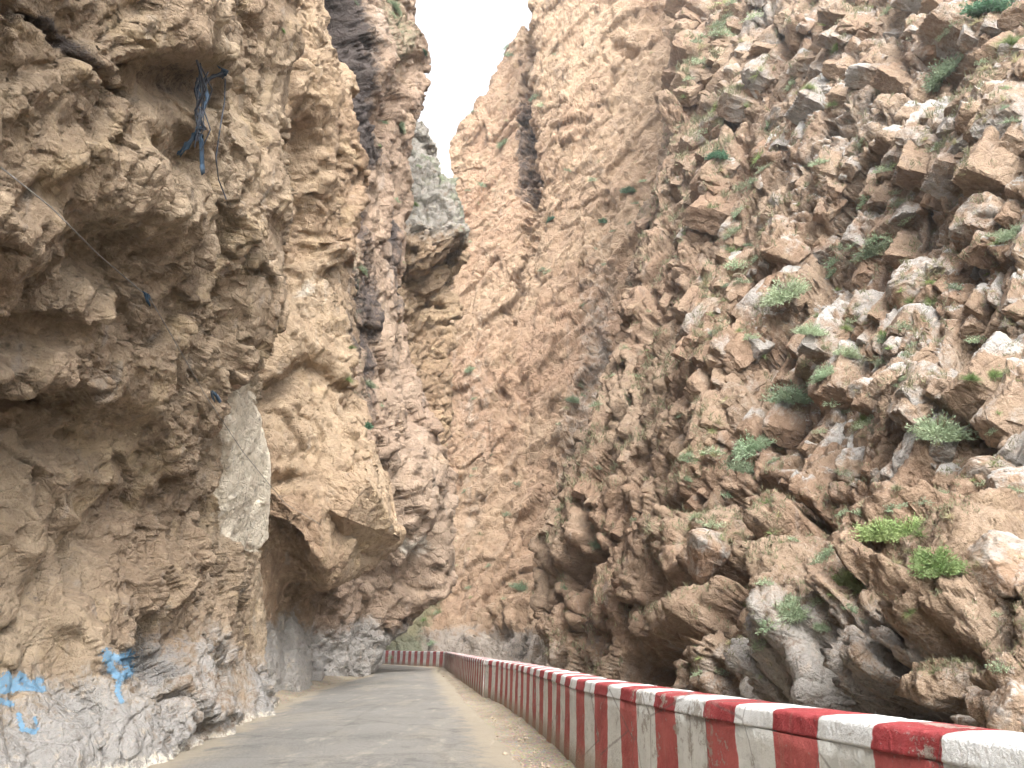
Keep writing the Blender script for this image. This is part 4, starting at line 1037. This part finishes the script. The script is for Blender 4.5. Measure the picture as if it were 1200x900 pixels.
NAMES = {'b': ('green_shrub', 'shrub'), 's': ('shrub', 'shrub'), 'g': ('grass_tuft', 'grass tuft'), 'd': ('bush', 'bush'), 'p': ('dry_tuft', 'dry tuft')}
def plant(h, size, kind, label, group=None, big=True, squash=1.0):
    p, n, f, k = h
    rad = size / FPX * f
    up = Vector((0, 0, 1)) * .75 + Vector(n) * .5; up.normalize()
    rot = up.to_track_quat('Z', 'Y').to_euler(); 
    eu = (up.to_track_quat('Z', 'Y') @ Matrix.Rotation(RNG.uniform(0, 6.28), 3, 'Z').to_quaternion()).to_euler()
    me, ms = (BIG if big else SML)[kind][RNG.integers(3)]
    rad *= 1.25 if big else 1.45
    nm, cat = NAMES[kind]
    if big:
        e = bpy.data.objects.new(nm, None); col.objects.link(e); e.location = Vector(p) - Vector(n) * rad * .1; e.rotation_euler = eu; e.scale = (rad, rad, rad * squash)
        a = bpy.data.objects.new('foliage', me); col.objects.link(a); a.parent = e
        if kind in 'sdb': s_ = bpy.data.objects.new('stem', ms); col.objects.link(s_); s_.parent = e
    else:
        e = bpy.data.objects.new(nm, me); col.objects.link(e); e.location = Vector(p) - Vector(n) * rad * .1; e.rotation_euler = eu; e.scale = (rad, rad, rad * squash)
    tag(e, label, cat, group); return e
PL = [
 (1107, 88, 30, 's', 'spiky grey green shrub near the top right of the slope, the largest up there'),
 (1185, 45, 20, 'g', 'bright green tuft at the very right edge near the top'),
 (1160, 5, 26, 'd', 'dark bush at the top edge on the right'),
 (982, 52, 11, 'g', 'small fresh green tuft high on the slope left of the upright block'),
 (842, 180, 14, 'd', 'dark teal round bush standing alone on the brown slope'),
 (736, 222, 9, 'd', 'dark green bush on the middle wall, upper one of two'),
 (708, 258, 8, 'd', 'dark green bush on the middle wall, lower one of two'),
 (948, 100, 11, 'g', 'yellow green tuft beside the long grey-topped rock'),
 (976, 120, 11, 'g', 'yellow green tuft just right of the long grey-topped rock'),
 (1026, 288, 24, 's', 'pale feathery shrub left of the large slanting block'),
 (1068, 350, 14, 'g', 'bright green shrub on the face of the large slanting block'),
 (1092, 350, 15, 'g', 'bright green shrub right beside the one on the slanting block'),
 (920, 340, 28, 's', 'wide pale green clump on the slope centre above the cluster of shrubs'),
 (950, 385, 18, 's', 'silvery shrub between the pale clump and the blocks'),
 (992, 382, 11, 'g', 'yellow green tuft touching the brown block'),
 (996, 412, 18, 's', 'rounded green shrub topping a red-brown stump of rock'),
 (930, 460, 30, 's', 'largest green shrub in the middle of the right slope'),
 (966, 436, 18, 's', 'shrub at the upper right of the largest middle one'),
 (893, 416, 7, 'g', 'tiny green tuft on the brown face left of the largest shrub'),
 (1012, 490, 20, 'g', 'low green shrub below the squarish grey-topped block'),
 (1102, 500, 34, 's', 'big silvery green shrub in the gully left of the round capped boulder'),
 (880, 520, 26, 's', 'broad green shrub above the dark overhang in the slope centre'),
 (874, 545, 20, 's', 'blue green shrub directly below the broad one above the overhang'),
 (824, 530, 7, 'g', 'tiny round green tuft on the block left of the overhang'),
 (805, 560, 8, 's', 'small blue green tuft on the left of the dark overhang'),
 (1098, 655, 30, 'b', 'bushy bright green plant on the lone bulge of rock low at the right'),
 (1066, 618, 28, 'b', 'fresh green plant arching over the rock bulge, right of its pair'),
 (1034, 618, 28, 'b', 'long fresh green plant trailing over the rock edge, left of its pair'),
 (998, 680, 30, 'b', 'hanging fresh green clump at the lower end of the trailing plant'),
 (1066, 716, 12, 'g', 'small green tuft under the bulge, lowest on the right slope'),
 (930, 712, 24, 's', 'drooping grey green tuft on the smooth brown rock low in the slope'),
 (964, 733, 10, 's', 'small blue green plant in the crack below the drooping tuft'),
 (1140, 440, 14, 'g', 'green tuft at the right of the white-topped block cluster'),
 (1165, 435, 16, 'g', 'yellow green tuft near the right edge above the big silvery shrub'),
 (1190, 270, 20, 's', 'grey green shrub at the right edge under the dark-sided slab'),
 (700, 640, 12, 's', 'green shrub low on the dark rock where the slope meets the middle wall'),
 (612, 690, 13, 's', 'olive shrub on the middle wall above the round hollow'),
 (672, 470, 9, 's', 'teal shrub in the cleft of the middle wall'),
 (424, 318, 9, 's', 'pale green shrub on the stained buttress, the topmost of its column'),
 (412, 408, 7, 'g', 'bright tuft on the stained buttress, second of its column'),
 (408, 445, 9, 'g', 'fresh green tuft at the left of a pair on the stained buttress'),
 (432, 452, 10, 's', 'soft green shrub at the right of a pair on the stained buttress'),
 (430, 500, 8, 'd', 'dark green bush below the pair on the stained buttress'),
 (486, 240, 8, 'g', 'olive tuft on the pale grey pillar'),
 (468, 150, 10, 's', 'green shrub on the skyline buttress just left of the gap'),
 (462, 12, 12, 's', 'green shrub high on the stained buttress by the top edge'),
 (497, 62, 5, 'd', 'little dark bush jutting from the cliff edge against the sky'),
 (331, 36, 6, 'g', 'tiny vivid green tuft on the tan rock near the top left'),
 (620, 26, 6, 's', 'small shrub on the summit of the split wall against the sky'),
 (590, 170, 9, 's', 'greyish shrub on the left fin of the middle wall'),
 (645, 258, 6, 'd', 'tiny teal bush right of the crevice on the middle wall'),
 (550, 435, 7, 's', 'teal tuft in the grey streak of the middle wall'),
]
PH = [ray_at(px, py + (s * .3 if px > 700 else 0)) for px, py, s, k, lab in PL]
QUEUE = []
def scatter(key, n, cond, sizes, kinds, label, group, seed):
    S = SURF[key]; rng = np.random.default_rng(seed)
    ok = (S['px'] > 2) & (S['px'] < 1198) & (S['py'] > 2) & (S['py'] < 800) & (S['f'] > 2) & (S['N'][:, 2] > .05) & cond(S)
    ok &= ((CAM - S['P']) * S['N']).sum(1) > 0
    dens_ = chunked(lambda P: fbm(P * .12, 3, seed), S['P']); ok &= dens_ > rng.uniform(-.25, .35, len(ok))
    I = np.nonzero(ok)[0]
    if not len(I): return
    # weight by the picture area one sample covers, so plants spread evenly
    I = rng.choice(I, min(int(n * 1.5), len(I)), replace=False)
    q0_ = len(QUEUE)
    for i in I:
        if len(QUEUE) - q0_ >= n: break
        k = kinds[rng.integers(len(kinds))]
        h = ray_at(float(S['px'][i]), float(S['py'][i]))
        if h and abs(h[2] - S['f'][i]) < .12 * S['f'][i]: QUEUE.append((h, rng.uniform(*sizes), k, label, group, False, rng.uniform(.6, 1)))
scatter('G', 230, lambda S: S['px'] > 800, (6, 14), 'ssgp', 'small tuft rooted in a crack among the tilted blocks of the right slope', 'small tufts on the right slope', 801)
scatter('G', 30, lambda S: S['px'] <= 800, (3.5, 7), 'ssg', 'little tuft on the steep brown rock where the right slope turns into the gorge', 'little tufts on the steep brown flank', 802)
scatter('F', 95, lambda S: (S['py'] > 20), (3, 7), 'sssp', 'tiny greenish tuft dotting the sheer middle wall', 'tiny tufts on the middle wall', 803)
scatter('F', 16, lambda S: (S['py'] > 640) & (S['px'] < 570), (4, 8), 'sgs', 'olive green tuft on the earthy foot of the middle wall by the bend', 'olive tufts at the foot of the middle wall', 806)
scatter('C', 16, lambda S: (S['py'] < 560), (3, 6), 'ssg', 'tiny tuft on the black streaked buttress', 'tiny tufts on the stained buttress', 804)
scatter('D', 10, lambda S: (S['py'] < 300), (3, 5), 'ss', 'tiny tuft in the joints of the grey pillar', 'tiny tufts on the grey pillar', 805)
# sparse dry grass nobody could count
V = []; Fc = []; vc = []
rng = np.random.default_rng(77); S = SURF['G']
ok = (S['px'] > 560) & (S['px'] < 1230) & (S['py'] > -30) & (S['py'] < 790) & (S['f'] > 2) & (S['N'][:, 2] > .25)
ok &= (chunked(lambda P: fbm(P * .35, 3, 905), S['P']) > .02)
I = rng.choice(np.nonzero(ok)[0], 6000, replace=False)
for i in I:
    h = ray_at(float(S['px'][i]), float(S['py'][i]))
    if not h or abs(h[2] - S['f'][i]) > .15 * S['f'][i] or h[1][2] < .1: continue
    p, n, f, _k = h; sz = f / FPX * rng.uniform(4, 10)
    for j in range(9):
        d = rng.normal(size=3) * .6 + n * .4 + np.array([0, 0, 1.1]); d /= np.linalg.norm(d); s_ = np.cross(d, rng.normal(size=3)); s_ /= np.linalg.norm(s_)
        L = sz * rng.uniform(.5, 1.2); w_ = sz * .07; q0 = p + rng.normal(size=3) * sz * .25; b0 = len(V)
        V += [q0 + s_ * w_, q0 - s_ * w_, q0 + d * L + np.array([0, 0, -.15 * L])]; Fc.append((b0, b0 + 1, b0 + 2))
for (px, py, s, k, lab), h in zip(PL, PH):
    if h: plant(h, s, k, lab, None, True, .85)
for a_ in QUEUE: plant(*a_)
M_DG = leaf_mat('sparse_grass', (.30, .31, .17), (.20, .25, .13), (.4, .36, .24))
o = mesh_obj('sparse_grass', V, Fc, M_DG); tag(o, 'sparse pale grass sprouting all over the ledges of the right slope', 'grass'); o['kind'] = 'stuff'

# ================================================================== cables on the near cliff
def along(pts, keys='AB', n=10, lift=.10, sag=0):
    """points just proud of the rock below the listed picture points"""
    out = []
    for (x0, y0), (x1, y1) in zip(pts[:-1], pts[1:]):
        for k in range(n):
            s = k / n; x = x0 + (x1 - x0) * s; y = y0 + (y1 - y0) * s
            h = surf_at(x, y, keys, 4)
            if h: out.append((x, y, h[2]))
    out = np.array(out); D = out[:, 2].copy()
    for _ in range(30): D = np.minimum(D, np.convolve(np.pad(D, 2, 'edge'), np.ones(5) / 5, 'valid'))
    for _ in range(4): D = np.convolve(np.pad(D, 2, 'edge'), np.ones(5) / 5, 'valid')
    D = np.minimum(D, out[:, 2]) - lift
    res = []
    for (x, y, _), f in zip(out, D):
        xx = (x - 600) / FPX; yy = -(y - 450) / FPX
        res.append(CAM + np.array([xx, cp - yy * sp, sp + yy * cp]) * f)
    return res
M_CAB = plain('cable_sheath', (.26, .24, .21), .6, (.16, .15, .14), 20)
M_DARK = plain('dark_cable', (.035, .04, .05), .5, (.06, .07, .09), 20)
M_BLUE = plain('faded_blue_cloth', (.08, .12, .17), .8, (.04, .08, .13), 9)
V = []; Fc = []; tube(V, Fc, along([(1, 196), (60, 243), (115, 298), (170, 345)], n=14, lift=.15), .007)
tag(mesh_obj('cable', V, Fc, M_CAB, smooth=True), 'thin pale cable slanting down the near left cliff from the left edge', 'cable')
V = []; Fc = []; tube(V, Fc, along([(176, 350), (205, 400), (240, 462), (285, 530), (334, 590), (378, 616)], n=14, lift=.12), .006)
tag(mesh_obj('cable', V, Fc, M_CAB, smooth=True), 'thin cable hanging across the pale slab towards the jutting block', 'cable')
V = []; Fc = []; tube(V, Fc, along([(264, 92), (263, 120), (258, 150), (253, 185), (256, 210), (266, 236)], 'A', 12, .10), .010)
tag(mesh_obj('cable', V, Fc, M_DARK, smooth=True), 'dark loose cable end dangling from the tangled bundle at the top left', 'cable')
e = bpy.data.objects.new('cable_bundle', None); col.objects.link(e); tag(e, 'tangled bundle of dark cables and faded blue rags snagged on the near left cliff', 'cable bundle')
V = []; Fc = []; rg = np.random.default_rng(5)
for k in range(8):
    x0, y0 = 236 + rg.normal() * 5, 82 + rg.normal() * 8
    pts = [(x0, y0), (240 + rg.normal() * 6, 105), (236 + rg.normal() * 6, 130), (232 + rg.normal() * 6, 152), (230 + rg.normal() * 5, 172 + rg.normal() * 12)]
    tube(V, Fc, along(pts, 'A', 6, .05 + .1 * rg.random()), .007 + .009 * rg.random())
for k in range(3): tube(V, Fc, along([(238, 95 + 3 * k), (250, 90 - k), (264, 84 + 3 * k)], 'A', 6, .12), .022)
mesh_obj('cable_tangle', V, Fc, M_DARK, e, True)
for pts in ([(231, 155), (218, 170), (205, 184)], [(233, 150), (222, 168), (208, 186)], [(234, 160), (235, 190), (236, 208)], [(237, 100), (242, 118), (234, 132)], [(256, 82), (265, 85), (258, 92)], [(232, 95), (229, 108), (236, 120)]):
    V = []; Fc = []
    c = along(pts, 'A', 6, .10); b0 = len(V)
    for j, p in enumerate(c):
        wv = .05 * (1 - .5 * j / len(c)) + .015 * rg.normal()
        V += [p + np.array([.02, -1, .2]) * wv, p + np.array([.03, .02, .05]) * 1.0, p - np.array([.02, -1, .2]) * wv]
    for j in range(len(c) - 1): Fc += [(b0 + 3 * j, b0 + 3 * j + 1, b0 + 3 * j + 4, b0 + 3 * j + 3), (b0 + 3 * j + 1, b0 + 3 * j + 2, b0 + 3 * j + 5, b0 + 3 * j + 4)]
    o = mesh_obj('rag', V, Fc, M_BLUE, e, True); sm = o.modifiers.new('thick', 'SOLIDIFY'); sm.thickness = .008
for px, py, lab in ((174, 348, 'small blue wrapped joint where the two slanting cables meet'), (247, 464, 'blue wrapped splice on the cable above the pale slab')):
    h = surf_at(px, py, 'A', 4)
    if h:
        V = []; Fc = []; p = np.array(h[0]) + h[1] * .12; rr = h[2] / FPX
        for k in range(7):
            d = rg.normal(size=3) * rr * 3; q = p + rg.normal(size=3) * rr * 1.5
            tube(V, Fc, [q - np.array([.0, -1, .3]) * rr * 9 + d * .3, q + d * .2, q + np.array([0, -1, .3]) * rr * 9 - d * .4], [rr * .6, rr * 1.8, rr * .6], 6)
        tag(mesh_obj('cable_joint', V, Fc, M_BLUE, smooth=True), lab, 'cable joint')

# ================================================================== world & light
w = bpy.data.worlds.new('World'); scene.world = w; w.use_nodes = True
nt = w.node_tree; bg = nt.nodes['Background']
sky = nt.nodes.new('ShaderNodeTexSky'); sky.sky_type = 'NISHITA'; sky.sun_disc = False
SUN_EL, SUN_AZ = R(44), R(162)     # azimuth measured from +Y clockwise: behind the camera
sky.sun_elevation = SUN_EL; sky.sun_rotation = SUN_AZ
sky.air_density = 1.0; sky.dust_density = 3.0; sky.ozone_density = 1.0
hs = nt.nodes.new('ShaderNodeHueSaturation'); hs.inputs['Saturation'].default_value = .2
hs.inputs['Value'].default_value = 1.2; nt.links.new(sky.outputs[0], hs.inputs['Color']); nt.links.new(hs.outputs[0], bg.inputs[0]); bg.inputs[1].default_value = .15
sun = bpy.data.lights.new('sun', 'SUN'); sun.energy = 1.1; sun.angle = R(40); sun.color = (1, .95, .88)
so = bpy.data.objects.new('sun', sun); col.objects.link(so)
sd = Vector((math.sin(SUN_AZ) * math.cos(SUN_EL), math.cos(SUN_AZ) * math.cos(SUN_EL), math.sin(SUN_EL)))
so.rotation_euler = sd.to_track_quat('Z', 'Y').to_euler(); so.location = sd * 200
scene.view_settings.view_transform = 'Standard'; scene.view_settings.look = 'None'
scene.view_settings.gamma = 1; scene.view_settings.use_curve_mapping = False
scene.view_settings.exposure = 2.05
scene.cycles.max_bounces = 6; scene.cycles.diffuse_bounces = 3; scene.cycles.transparent_max_bounces = 8
scene.cycles.use_denoising = True; scene.cycles.use_adaptive_sampling = True; scene.cycles.adaptive_threshold = .06

# ================================================================== the air of the gorge
HZ = mesh_obj('haze', [(x, y, z) for x in (-400, 400) for y in (-400, 410) for z in (-6.5, 262)], [(0, 1, 3, 2), (4, 6, 7, 5), (0, 4, 5, 1), (2, 3, 7, 6), (0, 2, 6, 4), (1, 5, 7, 3)], None)
hm = bpy.data.materials.new('haze'); hm.use_nodes = True; hm.node_tree.nodes.clear()
ho = hm.node_tree.nodes.new('ShaderNodeOutputMaterial'); hv = hm.node_tree.nodes.new('ShaderNodeVolumePrincipled')
hv.inputs['Color'].default_value = (.93, .94, .97, 1); hv.inputs['Density'].default_value = .0006; hv.inputs['Anisotropy'].default_value = .3
hm.node_tree.links.new(hv.outputs[0], ho.inputs['Volume']); HZ.data.materials.append(hm)
HZ['kind'] = 'stuff'; HZ['label'] = 'thin pale haze filling the gorge'; HZ['category'] = 'haze'
scene.cycles.volume_bounces = 0
